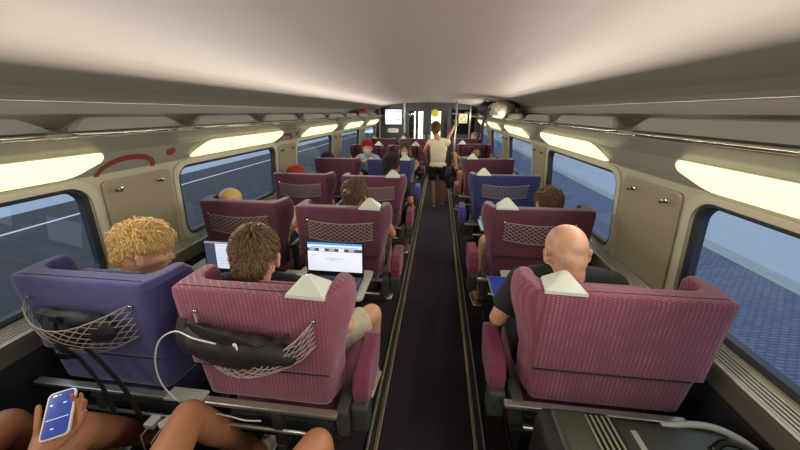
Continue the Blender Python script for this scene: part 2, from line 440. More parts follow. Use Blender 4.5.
# wall lamps over the windows
def upper(side, y, t, off=0):   # t 0..1 over the lamp slope
    a = Vector((1.500, 1.468)); b = Vector((1.425, 1.583)); d = a+(b-a)*t
    n = Vector((-(b-a).y, (b-a).x)).normalized()
    if n.x > 0: n = -n
    d = d+n*off
    return Vector((X(side, d.x), y, d.y))
for side, wins, sn in ((-1, WINL, 'left'), (1, WIN, 'right')):
    for k, (ya, yb) in enumerate(wins):
        ordn = ['behind the viewer', 'nearest', 'second', 'third', 'fourth', 'farthest'][k]
        t = thing('window_lamp', 'long glowing lamp above the %s window on the %s wall' % (ordn, sn), 'lamp', (0, 0, 0), 0, 'glowing lamps above the windows')
        quad = [(ya+.08, .02), (yb-.05, .02), (yb+.10, .98), (ya+.26, .98)]
        def outl(sc_, off, quad=quad):
            pts = []
            cu = sum(q[0] for q in quad)/4
            for i in range(4):
                a_, b_, c_ = Vector(quad[i-1]), Vector(quad[i]), Vector(quad[(i+1) % 4])
                cut = lambda o: b_+(o-b_)*min(.32, .075/max(.01, abs(o.x-b_.x))) if abs(o.x-b_.x) > .5 else b_+(o-b_)*.38
                p0, p2 = cut(a_), cut(c_)
                for k_ in range(6):
                    t_ = k_/5; pts.append(p0*(1-t_)**2+b_*2*t_*(1-t_)+p2*t_*t_)
            return [upper(side, cu+(q.x-cu)*(1-(1-sc_)*.06), .5+(q.y-.5)*sc_, off) for q in pts]
        b = BM(); loft(b, [outl(1.0, .001), outl(1.0, .010), outl(.90, .020), outl(.6, .027)], smooth=False)
        link('diffuser', b, M_['lamp'], t)
        b = BM(); loft(b, [outl(1.10, .0), outl(1.12, .006), outl(1.03, .007), outl(1.03, .001)], cap=False)
        link('lamp_rim', b, M_['frame'], t)

# luggage racks
def rack(side, ya, yb, lbl):
    t = thing('luggage_rack', lbl, 'luggage rack', (0, 0, 0), 0, 'raised luggage rack edges above the windows')
    b = BM()
    e = .10
    secs = []
    ns = 10
    for i in range(ns+1):
        y = ya+(yb-ya)*i/ns
        secs.append((y, 1))
    ys = [(ya, 0), (ya+.03, .35), (ya+e, .95), (ya+e+.04, 1)]+[(yb-e-.04, 1), (yb-e, .95), (yb-.03, .35), (yb, 0)]
    rings = []
    for y, h in ys:
        zt = 1.702+.058*h
        rings.append([(X(side, 1.288), y, 1.692), (X(side, 1.262), y, 1.700), (X(side, 1.285), y, zt-.006*h), (X(side, 1.297), y, zt), (X(side, 1.309), y, zt-.004), (X(side, 1.315), y, 1.700)])
    loft(b, rings); link('rack_lip', b, M_['rack'], t)
    b = BM()
    tube(b, [(X(side, 1.30), ya+.02, 1.692), (X(side, 1.272), ya+.05, 1.686), (X(side, 1.258), ya+.10, 1.684), (X(side, 1.256), (ya+yb)/2, 1.684), (X(side, 1.258), yb-.10, 1.684), (X(side, 1.272), yb-.05, 1.686), (X(side, 1.30), yb-.02, 1.692)], .0095, 8)
    link('rack_rail', b, M_['chrome'], t, True)
rl = [(.18, 1.16), (1.20, 1.86), (1.94, 2.72), (2.80, 3.58), (3.66, 4.5), (4.58, 5.4), (5.48, 6.3), (6.4, 7.3), (7.4, 8.3)]
rr = [(.55, 1.70), (1.80, 2.78), (2.88, 3.75), (3.85, 4.7), (4.8, 5.6), (5.7, 6.6), (6.7, 7.5), (7.6, 8.4)]
names = ['nearest', 'second', 'third', 'fourth', 'fifth', 'sixth', 'seventh', 'eighth', 'ninth']
for k, (a, b_) in enumerate(rl): rack(-1, a, b_, 'grey luggage rack edge with chrome tube on the left, %s from the camera' % names[k])
for k, (a, b_) in enumerate(rr): rack(1, a, b_, 'grey luggage rack edge with chrome tube on the right, %s from the camera' % names[k])
for side, i in ((-1, 8), (1, 9)):   # thin bright edging below the racks, then the cove highlight put in as pale tubes
    bm = BM(); tube(bm, [(X(side, 1.292), Y0+.02, 1.672), (X(side, 1.292), Y1-.02, 1.672)], .005, 6)
    struct(link('trim_%d' % i, bm, M_['chrome']))
for side, i in ((-1, 10), (1, 11)):
    bm = BM(); tube(bm, [(X(side, 1.536), Y0+.02, 1.829), (X(side, 1.536), Y1-.02, 1.829)], .006, 6)
    struct(link('trim_%d' % i, bm, M_['slat']))

# red class markings on the left wall (arc and dot)
def swoosh(y, lbl):
    t = thing('class_marking', lbl, 'wall marking', (0, 0, 0))
    def S(u, v): return upper(-1, y+u, v, .004)
    b = BM(); inn = []; out = []
    for i in range(25):
        a = radians(185-185*i/24); th = .035 if i < 4 else .035+.012*sin(pi*i/24)
        ex = .16; ey = .62
        inn.append(S(ex*cos(a), -.15+ey*sin(a)*.93)); out.append(S((ex+th*.8)*cos(a), -.15+(ey+th*5)*sin(a)))
    vi = [b.verts.new(p) for p in inn]; vo = [b.verts.new(p) for p in out]
    for i in range(24): b.faces.new([vi[i], vi[i+1], vo[i+1], vo[i]])
    link('arc', b, M_['mark'], t)
    b = BM(); b.faces.new([b.verts.new(S(.29+.038*cos(2*pi*k/16), .55+.22*sin(2*pi*k/16))) for k in range(16)])
    link('dot', b, M_['mark'], t)
swoosh(1.62, 'dark red arc and oval dot marking on the left wall beside the nearest lamp')
swoosh(3.60, 'small dark red arc and dot marking on the left wall beyond the second lamp')

# reading-light knobs on the gloss strip
for side, y, lbl in ((-1, 1.22, 'left gloss panel just before the red arc'), (-1, 1.40, 'left gloss panel above the red arc'), (1, 1.86, 'right gloss panel between the two nearest lamps')):
    t = thing('air_nozzle', 'small round metal knobs on the '+lbl, 'knob', upper(side, y, 1.25, .004))
    for k in (-1, 1):
        b = BM(); ell(b, (0, k*.045, 0), (.010, .020, .010)); link('knob', b, M_['metal'], t, True)

# ------------------------------------------------------------------ far partition
YF = Y1
bm = BM()
box(bm, X(-1, 1.62), -1.02, YF, YF+.05, 0, 2.07)
box(bm, .36, X(1, 1.62), YF, YF+.05, 0, 1.15)
box(bm, .36, X(1, 1.62), YF, YF+.05, 1.84, 2.07)
box(bm, 1.0, X(1, 1.62), YF, YF+.05, 1.15, 1.84)
box(bm, -1.02, .36, YF, YF+.05, 1.90, 2.07)
struct(link('wall_front', bm, M_['endwall']))
bm = BM()
box(bm, X(-1, 1.62), X(1, 1.62), YF+1.5, YF+1.56, 0, 2.1); box(bm, X(-1, 1.62), X(-1, 1.58), YF+.05, YF+1.5, 0, 2.1); box(bm, X(1, 1.58), X(1, 1.62), YF+.05, YF+1.5, 0, 2.1)
box(bm, X(-1, 1.62), X(1, 1.62), YF+.05, YF+1.5, 2.05, 2.1); box(bm, X(-1, 1.62), X(1, 1.62), YF, YF+1.5, -.06, 0)
struct(link('wall_vestibule', bm, M_['darkmetal']))
for i, (x, w) in enumerate(((-1.76, .05), (-1.02, .06), (-.36, .04), (.86, .05))):
    bm = BM(); box(bm, x-w/2, x+w/2, YF-.03, YF+.0, 0, 2.02 if x < .8 else 1.96, .006); struct(link('trim_%d' % (12+i), bm, M_['post'] if i != 2 else M_['doorm']))
# glazed door leaves
for i, (x0, x1) in enumerate(((-1.0, -.38), (-.34, .33))):
    bm = BM()
    box(bm, x0, x0+.10, YF+.005, YF+.045, 0, 1.90); box(bm, x1-.10, x1, YF+.005, YF+.045, 0, 1.90)
    box(bm, x0+.10, x1-.10, YF+.005, YF+.045, 1.82, 1.90); box(bm, x0+.10, x1-.10, YF+.005, YF+.045, 0, .25)
    d = link('door_%d' % (i+1), bm, M_['doorm']); struct(d)
    bm = BM(); box(bm, x0+.10, x1-.10, YF+.02, YF+.028, .25, 1.82); link('door_glass', bm, M_['glass'], d)
    bm = BM(); box(bm, (x1-.08 if i == 0 else x0+.02), (x1-.02 if i == 0 else x0+.08), YF-.02, YF+.005, .95, 1.15, .008); link('door_handle', bm, M_['metal'], d)
# vestibule lit panels seen through the doors
for k, (x0, x1, z0, z1, lbl) in enumerate(((-.82, -.78, .6, 1.80, 'narrow glowing strip left of the vestibule doorway'), (-.68, -.50, .5, 1.80, 'broad glowing strip through the left door glass'), (-.28, .02, .5, 1.80, 'glowing panel behind the yellow sticker door glass'))):
    t = thing('vestibule_lamp', lbl, 'lamp', ((x0+x1)/2, YF+1.1, z0))
    b = BM(); box(b, -(x1-x0)/2*1.1, (x1-x0)/2*1.1, -.01, .02, 0, (z1-z0)*1.0, .006); link('diffuser', b, M_['vestlamp'], t)
    b = BM(); box(b, -(x1-x0)/2*1.1-.02, -(x1-x0)/2*1.1, -.02, .03, 0, (z1-z0), .003); box(b, (x1-x0)/2*1.1, (x1-x0)/2*1.1+.02, -.02, .03, 0, (z1-z0), .003)
    for q in range(5 if k == 0 else 0): box(b, -.12, -.03, -.015, .0, .1+q*.24, .14+q*.24, .003)
    link('lamp_housing', b, M_['post'], t)
b = BM()
b.faces.new([b.verts.new((-.14+.105*cos(2*pi*k/28), YF-.001, 1.745+.105*sin(2*pi*k/28))) for k in range(28)])
r_ = bmesh.ops.extrude_face_region(b, geom=b.faces[:]); bmesh.ops.translate(b, vec=(0, .004, 0), verts=[v for v in r_['geom'] if isinstance(v, bmesh.types.BMVert)])
tag(link('round_sticker', b, M_['yellow']), 'round yellow sticker on the right leaf of the end door', 'sticker')
# information screen
t = thing('information_screen', 'bright rectangular information screen on the end wall at left', 'screen', (-1.34, YF-.02, 1.645))
b = BM(); box(b, -.27, .27, -.035, .018, -.225, .225, .008); link('screen_housing', b, M_['endwall'], t)
b = BM(); box(b, -.245, .245, -.040, -.034, -.205, .205, .002); sc_ = link('display', b, M_['screen'], t)
b = BM()
for q in range(4): box(b, -.20, .20-.06*(q % 2), -.042, -.040, .14-.07*q, .152-.07*q)
tube(b, [(-.18, -.042, -.14), (-.05, -.042, -.09), (.05, -.042, -.12), (.18, -.042, -.06)], .006, 4)
link('display_text', b, M_['screenink'], sc_)
def sign(name, x, z, w, h, label, mt, ink, rows=2, pill=False):
    t = thing(name, label, 'sign', (x, YF-.004, z))
    b = BM(); pts = rrect(w, h, h*.49 if pill else .01, 6)
    loft(b, [[(u, 0, v) for u, v in pts], [(u, -.008, v) for u, v in pts]]); link('sign_plate', b, mt, t)
    b = BM(); n = int(w/.035)
    for r in range(rows):
        for i in range(n):
            if random.random() < .25: continue
            xx = -w*.42+w*.84*i/n; zz = h*.5-h*(r+1)/(rows+1)
            box(b, xx, xx+.018, -.0095, -.008, zz-h*.07, zz+h*.07)
    link('lettering', b, ink, t)
sign('oval_sign', -1.36, 1.265, .34, .12, 'pale oval sign with red lettering under the information screen', M_['signw'], M_['signred'], 1, True)
sign('notice_sign', .66, 1.60, .24, .24, 'square pale notice hanging on the end wall right of the doors', M_['paper'], M_['kick'], 4)
sign('small_sign', .93, 1.665, .12, .05, 'small orange sign on the right post of the end wall', M_['yellow'], M_['signred'], 1)
# shelf with small luggage through the right opening
t = thing('luggage_shelf', 'dark shelf unit in the opening right of the doors', 'shelf', (.66, YF+.1, 0))
for z in (1.16, 1.45, 1.72):
    b = BM(); box(b, -.30, .33, 0, .42, z, z+.02, .004); link('shelf', b, M_['darkmetal'] if z < 1.5 else M_['post'], t)
for i, (x, z, w, h, m, lb) in enumerate(((.50, 1.74, .22, .07, 'redbag', 'flat reddish bag on the top shelf beyond the right opening'), (.80, 1.74, .20, .06, 'bagpale', 'flat pale bag on the top shelf beyond the right opening'), (.46, 1.47, .14, .12, 'bagpale', 'small pale bag on the middle shelf beyond the right opening'))):
    b = BM(); ell(b, (x, YF+.25, z+h/2), (w/2, .12, h/2), seg=14, rng=10); tag(link('small_bag', b, M_[m], None, True), lb, 'bag')
# floor-to-ceiling pole by the aisle
t = thing('handrail_pole', 'slim pale floor to ceiling pole right of the aisle by the standing passenger', 'pole', (.345, 6.95, 0))
b = BM(); tube(b, [(0, 0, .01), (0, 0, 2.0)], .02, 12); link('pole', b, M_['post'], t, True)
b = BM(); tube(b, [(0, 0, .0), (0, 0, .03)], .045, 14); tube(b, [(0, 0, 2.0), (0, 0, 2.025)], .045, 14); link('pole_flange', b, M_['metal'], t, False)

# pale etched stickers on the second right window
for y, v, w_, n_, lb in ((3.24, .95, .17, 5, 'pale etched lettering at the top far corner of the second right window'), (3.38, .36, .05, 2, 'small pale sticker on the far edge of the second right window')):
    b = BM()
    for k_ in range(n_):
        y_ = y-w_/2+w_*k_/n_
        for (du, dv, du2, dv2) in ((0, 0, .006, .038), (.016, 0, .022, .038), (0, 0, .022, .006), (0, .032, .022, .038)):
            q = [onwall(1, y_+a, (v*WH-.05+c)/WH, -.0285) for a, c in ((du, dv), (du2, dv), (du2, dv2), (du, dv2))]
            b.faces.new([b.verts.new(x_) for x_ in q])
    tag(link('window_sticker', b, M_['frame']), lb, 'sticker')

# ------------------------------------------------------------------ seats
def interp(tab, z):
    if z <= tab[0][0]: return tab[0][1]
    for (a, va), (b, vb) in zip(tab, tab[1:]):
        if z <= b:
            t = (z-a)/(b-a) if b > a else 1; t = t*t*(3-2*t); return va+(vb-va)*t
    return tab[-1][1]
T_REAR = [(.62, .262), (.80, .276), (.812, .294), (1.2, .300)]
T_WING = [(.62, .280), (.80, .288), (.90, .303), (1.00, .330), (1.08, .340), (1.2, .326)]
T_DEP = [(.62, .11), (.80, .12), (.92, .16), (1.04, .205), (1.12, .20), (1.2, .165)]

def uoutline(z, top, sx, al=0):
    """U-shaped horizontal section: centre line and thickness"""
    hr, hw, dp = interp(T_REAR, z)*sx, interp(T_WING, z)*sx, interp(T_DEP, z)
    th = .085 if z > .81 else .072
    y0 = 0.0 if z > .811 else .012
    shr = 0
    if top > 0: shr = .030*(1-sqrt(max(0, 1-top*top)))
    # outer loop
    out = []
    n = 6
    # left wing tip -> rear left -> rear right -> right wing tip (outer)
    def arc(cx, cy, r, a0, a1, n=n): return [(cx+r*cos(radians(a0+(a1-a0)*i/n)), cy+r*sin(radians(a0+(a1-a0)*i/n))) for i in range(n+1)]
    wt = .062
    right = []
    right += [(hr-.04, y0), (hr-.012, y0+.002), (hr, y0+.012)]
    right += [(hr+(hw-hr)*.55, y0+.055), (hw-.004, y0+.10), (hw, y0+.125)]
    right += [(hw, y0+max(.13, dp-.03))]
    right += arc(hw-wt/2, y0+max(.135, dp), wt/2, 0, 180)
    inner = [(hw-wt, y0+.14), (hw-wt-.006, y0+.115), (hw-wt-.03, y0+th+.006), (hw-wt-.07, y0+th)]
    pr_ = right+inner+[(0, y0+th)]
    if shr:
        cy = y0+.05
        pr2 = []
        for i, (x, y) in enumerate(pr_):
            j0 = pr_[max(i-1, 0)]; j1 = pr_[min(i+1, len(pr_)-1)]
            tx, ty = j1[0]-j0[0], j1[1]-j0[1]; L = sqrt(tx*tx+ty*ty) or 1
            nx, ny = -ty/L, tx/L      # inwards (path runs counter-clockwise)
            pr2.append((x+nx*shr, y+ny*shr))
        pr_ = pr2
    left = [(-x, y) for x, y in pr_[:-1]][::-1]
    if al:   # aisle side chamfered more than the window side
        def f_(x, y):
            s_ = 1 if x > 0 else -1
            k = max(0, 1-y/.12)*min(1, abs(x)/.15)
            return (x+s_*k*(-.018 if s_ == al else .026), y)
        pr_ = [f_(*p) for p in pr_]; left = [f_(*p) for p in left]
    # order: right side counter-clockwise then left
    return pr_+left

def shell_rings(sx, al=0):
    zs = [.650, .68, .74, .795, .806, .816, .83, .88, .94, 1.0, 1.06, 1.10, 1.134]
    rings = []
    o = uoutline(.65, .5, sx, al); rings.append([(x, y, .636) for x, y in o])
    for z in zs: rings.append([(x, y, z) for x, y in uoutline(z, 0, sx, al)])
    for t in (.35, .6, .8, .93, 1.0): rings.append([(x, y, 1.134+.032*sqrt(1-(1-t)**2) if t < 1 else 1.166) for x, y in uoutline(1.17, t, sx, al)])
    return rings

def make_seat(colour, lamp_side, netkind, label, tray=False, armc=None, sx=1.0, bulge=None):
    t = thing('train_seat', label, 'seat', (0, 0, 0), 0, 'velour train seats')
    m = M_[colour]; am = M_[armc or ('armblue' if colour in ('blue', 'navy') else 'arm')]
    b = BM(); loft(b, shell_rings(sx, lamp_side), smooth=True)
    o = link('backrest', b, m, t)
    # padded front of the back, between the wings
    b = BM(); box(b, -.24*sx, .24*sx, .075, .135, .60, 1.12, .028, seg=3); link('back_cushion', b, m, t, True)
    b = BM(); box(b, -.15, .15, .125, .165, .98, 1.13, .018, seg=3); link('headrest', b, m, t, True)
    b = BM(); box(b, -.255*sx, .255*sx, .10, .60, .47, .565, .03, seg=3); link('seat_cushion', b, m, t, True)
    b = BM(); box(b, -.25*sx, .25*sx, .04, .56, .43, .49, .012); link('seat_pan', b, M_['seatgrey'], t)
    # seam piping along the fold
    b = BM(); tube(b, [(-.27*sx, .003, .809), (-.14, .0005, .809), (.14, .0005, .809), (.27*sx, .003, .809)], .0028, 5); link('seam_piping', b, M_['black'], t)
    # metal rail under the back and its brackets
    b = BM(); tube(b, [(-.25*sx, .05, .630), (.25*sx, .05, .630)], .012, 8); link('back_rail', b, M_['metal'], t, True)
    for s in (-1, 1):
        aisle = s == lamp_side
        if aisle: b = BM(); box(b, -.022, .030, -.015, .11, .50, .64, .012, seg=2); link('bracket', b, M_['seatgrey'], t, loc=(s*.305*sx, 0, 0))
        # arm
        if aisle:
            b = BM()
            prof = [(.055, .600), (.045, .69), (.070, .750), (.12, .775), (.30, .785), (.335, .765), (.335, .72), (.30, .65), (.26, .60)]
            rings = []
            for xx, g in ((-.034, .85), (-.024, 1), (.024, 1), (.034, .85)):
                cy, cz = .22, .70
                rings.append([(xx, cy+(y-cy)*(.97 if g < 1 else 1), cz+(z-cz)*(.93 if g < 1 else 1)) for y, z in prof])
            loft(b, rings, smooth=False); link('armrest', b, am, t, loc=(s*.375*sx, 0, 0))
            b = BM(); box(b, -.036, .036, .015, .10, .50, .635, .012); box(b, -.02, .02, .05, .38, .56, .62, .008); link('armrest_mount', b, M_['seatgrey'], t, loc=(s*.375*sx, 0, 0))
        else:
            b = BM(); box(b, -.022, .022, .12, .46, .755, .795, .014, seg=3); box(b, -.012, .012, .13, .20, .55, .76, .005); link('armrest', b, M_['seatgrey'], t, loc=(s*.325*sx, 0, 0))
    if netkind != 'none':
        hooks = [(-.232, 1.075), (.232, 1.07)]
        if netkind == 'net':
            b = BM()
            def sag(u): return 1-.0*u
            nx, nz = 11, 5
            def pt(i, j):   # u across, v down
                u = i/nx; v = j/nz
                x = -.232+.464*u
                topz = 1.072-.020*sin(pi*u); botz = .945-.022*sin(pi*u)
                if bulge == 'deep':
                    topz = 1.07-.150*sin(pi*u**.75)**.8; botz = .965-.105*sin(pi*u)**.7
                    return Vector((x, -.008-.118*sin(pi*u)**.6*(.75+.25*sin(pi*v))*(1-.35*v*v), topz+(botz-topz)*v))
                if bulge == 'mid':
                    topz = 1.08-.060*sin(pi*u); botz = .935-.075*sin(pi*u)
                    return Vector((x, -.008-.108*sin(pi*u)**.7*(1-.6*v*v), topz+(botz-topz)*v))
                return Vector((x, -.006-.012*sin(pi*u)*(v)*1.2, topz+(botz-topz)*v))
            for i in range(-nz, nx+1):
                for dr in (1, -1):
                    pts = []
                    for j in range(nz+1):
                        ii = i+j if dr == 1 else i+nz-j
                        if 0 <= ii <= nx: pts.append(pt(ii, j)+Vector((0, -.0015*dr, 0)))
                    if len(pts) > 1: tube(b, pts, .0019, 4)
            for j in (0, nz): tube(b, [pt(i, j) for i in range(nx+1)], .0028, 5)
            link('storage_net', b, M_['net'], t)
        for hx, hz in hooks:
            b = BM(); ell(b, (hx, -.004, hz), (.008, .008, .008), seg=10, rng=8); link('net_hook', b, M_['chrome'], t, True)
    if lamp_side:
        s = lamp_side
        b = BM()
        base = [(-.074, -.040), (.074, -.046), (.062, .075), (-.058, .068)]
        low = [(x, y, 0) for x, y in base]; mid = [(x*.97, y*.97, .012) for x, y in base]
        topq = [(-.014, -.004, .074), (.008, -.008, .076), (.008, .014, .072), (-.012, .012, .070)]
        loft(b, [low, mid, topq]); o = link('reading_lamp', b, M_['lampplastic'], t, loc=(s*.208*sx, .042, 1.160))
    if tray:
        b = BM(); pts = rrect(.50, .35, .03, 4, 0, -.275)
        loft(b, [[(x, y, .742) for x, y in pts], [(x, y, .758) for x, y in pts]]); link('tray_table', b, M_['tray'], t)
        for s in (-1, 1):
            b = BM(); tube(b, [(s*.245, .0, .63), (s*.245, -.10, .745), (s*.235, -.2, .747)], .008, 6); link('tray_arm', b, M_['seatgrey'], t)
    return t

XL, XA, XR = -1.395, -.655, .705
rowsL = {'w': [(.87, 'blue', 'net', 'blue velour seat at the left window in the nearest row, black bag in its net'),
               (1.97, 'purple_shaded', 'net', 'purple seat at the left window in the second row, open laptop on its tray'),
               (3.04, 'purple_shaded', 'net', 'purple seat at the left window in the third row, orange hair above it'),
               (4.20, 'purple_shaded', 'hooks', 'purple seat at the left window in the fourth row, bare back with two metal hooks')],
         'a': [(.87, 'purple', 'net', 'purple seat left of the aisle in the nearest row, black bag bulging its net'),
               (1.92, 'purple_shaded', 'net', 'purple aisle seat in the second left row, laptop with web page behind it'),
               (3.00, 'purple_shaded', 'net', 'purple seat left of the aisle in the third row, behind the dark-haired passenger'),
               (4.18, 'navy', 'hooks', 'blue seat left of the aisle in the fourth row, two metal hooks on its back')]}
for k, (y, c, n, lb) in enumerate(rowsL['w']):
    s = make_seat(c, 0, n, lb, tray=(k == 1), bulge='mid' if k == 0 else None); s.location = (XL-(.05 if k else 0), y, 0)
for k, (y, c, n, lb) in enumerate(rowsL['a']):
    s = make_seat(c, 1, n, lb, tray=(k == 1), bulge='deep' if k == 0 else None); s.location = (XA, y, 0)
for k, (y, c, n, lb) in enumerate([(1.01, 'purple', 'none', 'single purple seat right of the aisle in the nearest row, wide bare back'),
                                   (2.04, 'purple_shaded', 'net', 'single purple seat right of the aisle in the second row, net on its back'),
                                   (3.22, 'navy', 'net', 'single blue seat right of the aisle in the third row'),
                                   (4.40, 'purple_shaded', 'hooks', 'single purple seat right of the aisle in the fourth row, bare back with two hooks')]):
    s = make_seat(c, -1, n, lb, tray=(k in (1, 2)), sx=1.08); s.location = (XR, y, 0)
face1 = make_seat('purple_shaded', -1, 'hooks', 'purple seat left of the aisle facing the camera, behind the masked brown-haired woman'); face1.location = (XA, 6.2, 0); face1.rotation_euler.z = pi
dup(face1, (XL, 6.2, 0), pi, 'purple seat at the left window facing the camera, behind the red-haired passenger')
dup(face1, (XA, 7.70, 0), 0, 'farthest purple seat left of the aisle, against the end doors')
dup(face1, (XL, 7.70, 0), 0, 'farthest purple seat at the left window, below the information screen')
f2 = make_seat('purple_shaded', 1, 'hooks', 'purple seat right of the aisle with rounded wings, facing the camera', sx=1.06); f2.location = (XR, 6.62, 0); f2.rotation_euler.z = pi
dup(f2, (XR, 7.85, 0), 0, 'farthest purple seat right of the aisle, beyond the seat facing the camera')
s0 = make_seat('purple_shaded', 1, 'none', 'purple seat under the bottom left passenger with spread bare knees'); s0.location = (XA, -.18, 0)
s1 = make_seat('purple_shaded', 0, 'none', 'purple seat under the bottom left passenger holding a phone'); s1.location = (XL, -.18, 0)

# seat bases
def base_mesh(w, lx):
    pass
def make_base(x0, x1, label, legs, plate=None):
    t = thing('seat_base', label, 'seat base', ((x0+x1)/2, 0, 0), 0, 'metal seat bases')
    w = x1-x0
    for yy in (.02, .40):
        b = BM(); box(b, -w/2, w/2, yy, yy+.052, .40, .43, .006); link('crossbar', b, M_['darkmetal'], t)
    b = BM(); box(b, -w/2-.06, w/2, -.035, .0, .618, .636, .005); link('rear_rail', b, M_['metal'], t)
    for lx in legs:
        b = BM(); box(b, lx-.02, lx+.02, -.035, .0, .40, .620, .004); box(b, lx-.02, lx+.02, -.04, .05, .40, .43, .004)
        link('rail_bracket', b, M_['seatgrey'], t)
    for lx in legs:
        b = BM(); box(b, lx-.03, lx+.03, .14, .34, .0, .405, .01); box(b, lx-.04, lx+.04, .06, .46, 0.0, .03, .006); link('leg', b, M_['darkmetal'], t)
    if plate is not None:
        b = BM(); box(b, plate-.07, plate+.10, -.048, .014, .6365, .648, .004); link('cover_plate', b, M_['tray'], t)
    b = BM(); tube(b, [(-w/2+.03, -.03, .515), (w/2-.03, -.03, .515)], .009, 8)
    for lx in legs: tube(b, [(lx, -.03, .515), (lx, .0, .49), (lx, .02, .42)], .008, 6)
    link('foot_rail', b, M_['metal'], t, True)
    return t
bl = make_base(-1.72, -.36, 'metal double seat base and rail under the nearest left pair of seats', (-.42, .0, .42), plate=.0)
bl.location.y = .87
for y, lb in ((1.94, 'second left pair'), (3.02, 'third left pair'), (4.19, 'fourth left pair')):
    dup(bl, (bl.location.x, y, 0), 0, 'metal double seat base and rail under the %s of seats' % lb)
dup(bl, (bl.location.x, 6.2, 0), pi, 'metal double seat base under the left pair of seats facing the camera')
dup(bl, (bl.location.x, 7.70, 0), 0, 'metal double seat base under the farthest left pair of seats')
dup(bl, (bl.location.x, -.18, 0), 0, 'metal double seat base under the two passengers at bottom left')
br_ = make_base(.38, 1.02, 'metal single seat base under the nearest right seat', (-.2, .2)); br_.location.y = 1.01
for y, lb in ((2.04, 'second right seat'), (3.22, 'third right seat'), (4.40, 'fourth right seat'), (7.85, 'farthest right seat')):
    dup(br_, (br_.location.x, y, 0), 0, 'metal single seat base under the %s' % lb)
dup(br_, (br_.location.x, 6.62, 0), pi, 'metal single seat base under the right seat facing the camera')

# ------------------------------------------------------------------ people
def V(*a): return Vector(a)

def finger_chain(bm, base, fwd, nrm, lengths, curl, r):
    side = fwd.cross(nrm)
    p = base.copy(); d = fwd.copy(); a = 0
    for i, L in enumerate(lengths):
        d = (Matrix.Rotation(curl[i], 3, side) @ d).normalized()
        q = p+d*L
        caps(bm, p, q, r*(1-.08*i), r*(1-.08*(i+1)), seg=8)
        p = q
    return p

def hand(bm, wrist, fwd, nrm, side, curl=.35, spread=.06, thumb=.6, tcurl=.3, sc_=1.0):
    """nrm = direction the palm faces; side=+1 thumb lies along +(fwd x nrm)"""
    fwd = fwd.normalized(); nrm = (nrm-fwd*nrm.dot(fwd)).normalized(); lat = fwd.cross(nrm)*side
    w = wrist
    m = Matrix((lat, fwd, nrm)).transposed().to_4x4()
    ell(bm, w+fwd*.045*sc_, (.038*sc_, .050*sc_, .015*sc_), m, 14, 10)
    ell(bm, w+fwd*.068*sc_, (.041*sc_, .026*sc_, .013*sc_), m, 14, 10)
    caps(bm, w-fwd*.01, w+fwd*.03*sc_, .025*sc_, .024*sc_, seg=10)
    Ls = ((.040, .024, .019), (.044, .028, .021), (.041, .026, .020), (.032, .020, .017))
    for i, L in enumerate(Ls):
        off = (.029-.0195*i)*sc_
        b = w+fwd*(.082-.004*abs(i-1))*sc_+lat*off
        d = (fwd+lat*spread*(1.5-i)).normalized()
        # rotate so that positive curl bends towards the palm
        sd = d.cross(nrm).normalized(); p = b.copy(); dd = d.copy()
        for k, l in enumerate(L):
            dd = (Matrix.Rotation(curl*(1.0 if k else .7), 3, sd) @ dd).normalized()
            q = p+dd*l*sc_; caps(bm, p, q, .0090*sc_*(1-.07*k), .0086*sc_*(1-.07*(k+1)), seg=8); p = q
    b = w+fwd*.022*sc_+lat*.028*sc_
    d = (fwd*cos(thumb)+lat*sin(thumb)+nrm*.25).normalized(); p = b
    sd = d.cross(nrm).normalized()
    caps(bm, w+fwd*.012, b, .018*sc_, .016*sc_, seg=8)
    for k, l in enumerate((.040, .032, .025)):
        dd = (Matrix.Rotation(tcurl*k*.6, 3, fwd.cross(lat)*-1) @ d).normalized()
        q = p+dd*l*sc_; caps(bm, p, q, .0115*sc_*(1-.06*k), .0105*sc_*(1-.06*(k+1)), seg=8); p = q

def head_mesh(bm, M):
    """head centred at eye height, +y = face, M = 4x4 placing it"""
    t = bmesh.new()
    ell(t, (0, -.012, .030), (.076, .094, .088), seg=24, rng=18)
    ell(t, (0, -.034, -.020), (.068, .070, .070), seg=20, rng=14)
    ell(t, (0, .018, -.028), (.062, .070, .085), seg=20, rng=14)     # face
    ell(t, (0, .050, -.082), (.036, .034, .028), seg=14, rng=10)      # chin
    ell(t, (0, .074, .022), (.050, .016, .012), seg=14, rng=8)        # brow
    ell(t, (0, .094, -.030), (.015, .018, .014), seg=12, rng=8)      # nose tip
    caps(t, (0, .082, .008), (0, .096, -.026), .008, .011, seg=8)
    for s in (-1, 1):
        ell(t, (s*.038, .062, -.026), (.022, .02, .018), seg=12, rng=8)   # cheek
        e = Matrix.Rotation(radians(28*s), 4, 'Z')
        ell(t, (s*.083, -.014, -.012), (.009, .020, .034), e, 14, 10)
        ell(t, (s*.089, -.022, .006), (.009, .016, .018), e, 12, 8)
    ell(t, (0, .082, -.058), (.022, .010, .010), seg=12, rng=8)
    merge(bm, t, 0, M)

SC_, SR_ = Vector((0, -.012, .030)), Vector((.079, .097, .091))
def surf(d, lift):
    """point on the skull (cranium and occiput together) in direction d, raised by lift"""
    v = Vector((d.x*SR_.x, d.y*SR_.y, d.z*SR_.z)); t0 = v.length; v.normalize()
    c = SC_-Vector((0, -.034, -.020)); r = (.071, .073, .073)
    A = sum((v[i]/r[i])**2 for i in range(3)); B = 2*sum(v[i]*c[i]/r[i]**2 for i in range(3)); Cc = sum((c[i]/r[i])**2 for i in range(3))-1
    disc = B*B-4*A*Cc
    if disc > 0: t0 = max(t0, (-B+sqrt(disc))/(2*A))
    return SC_+v*(t0+lift)

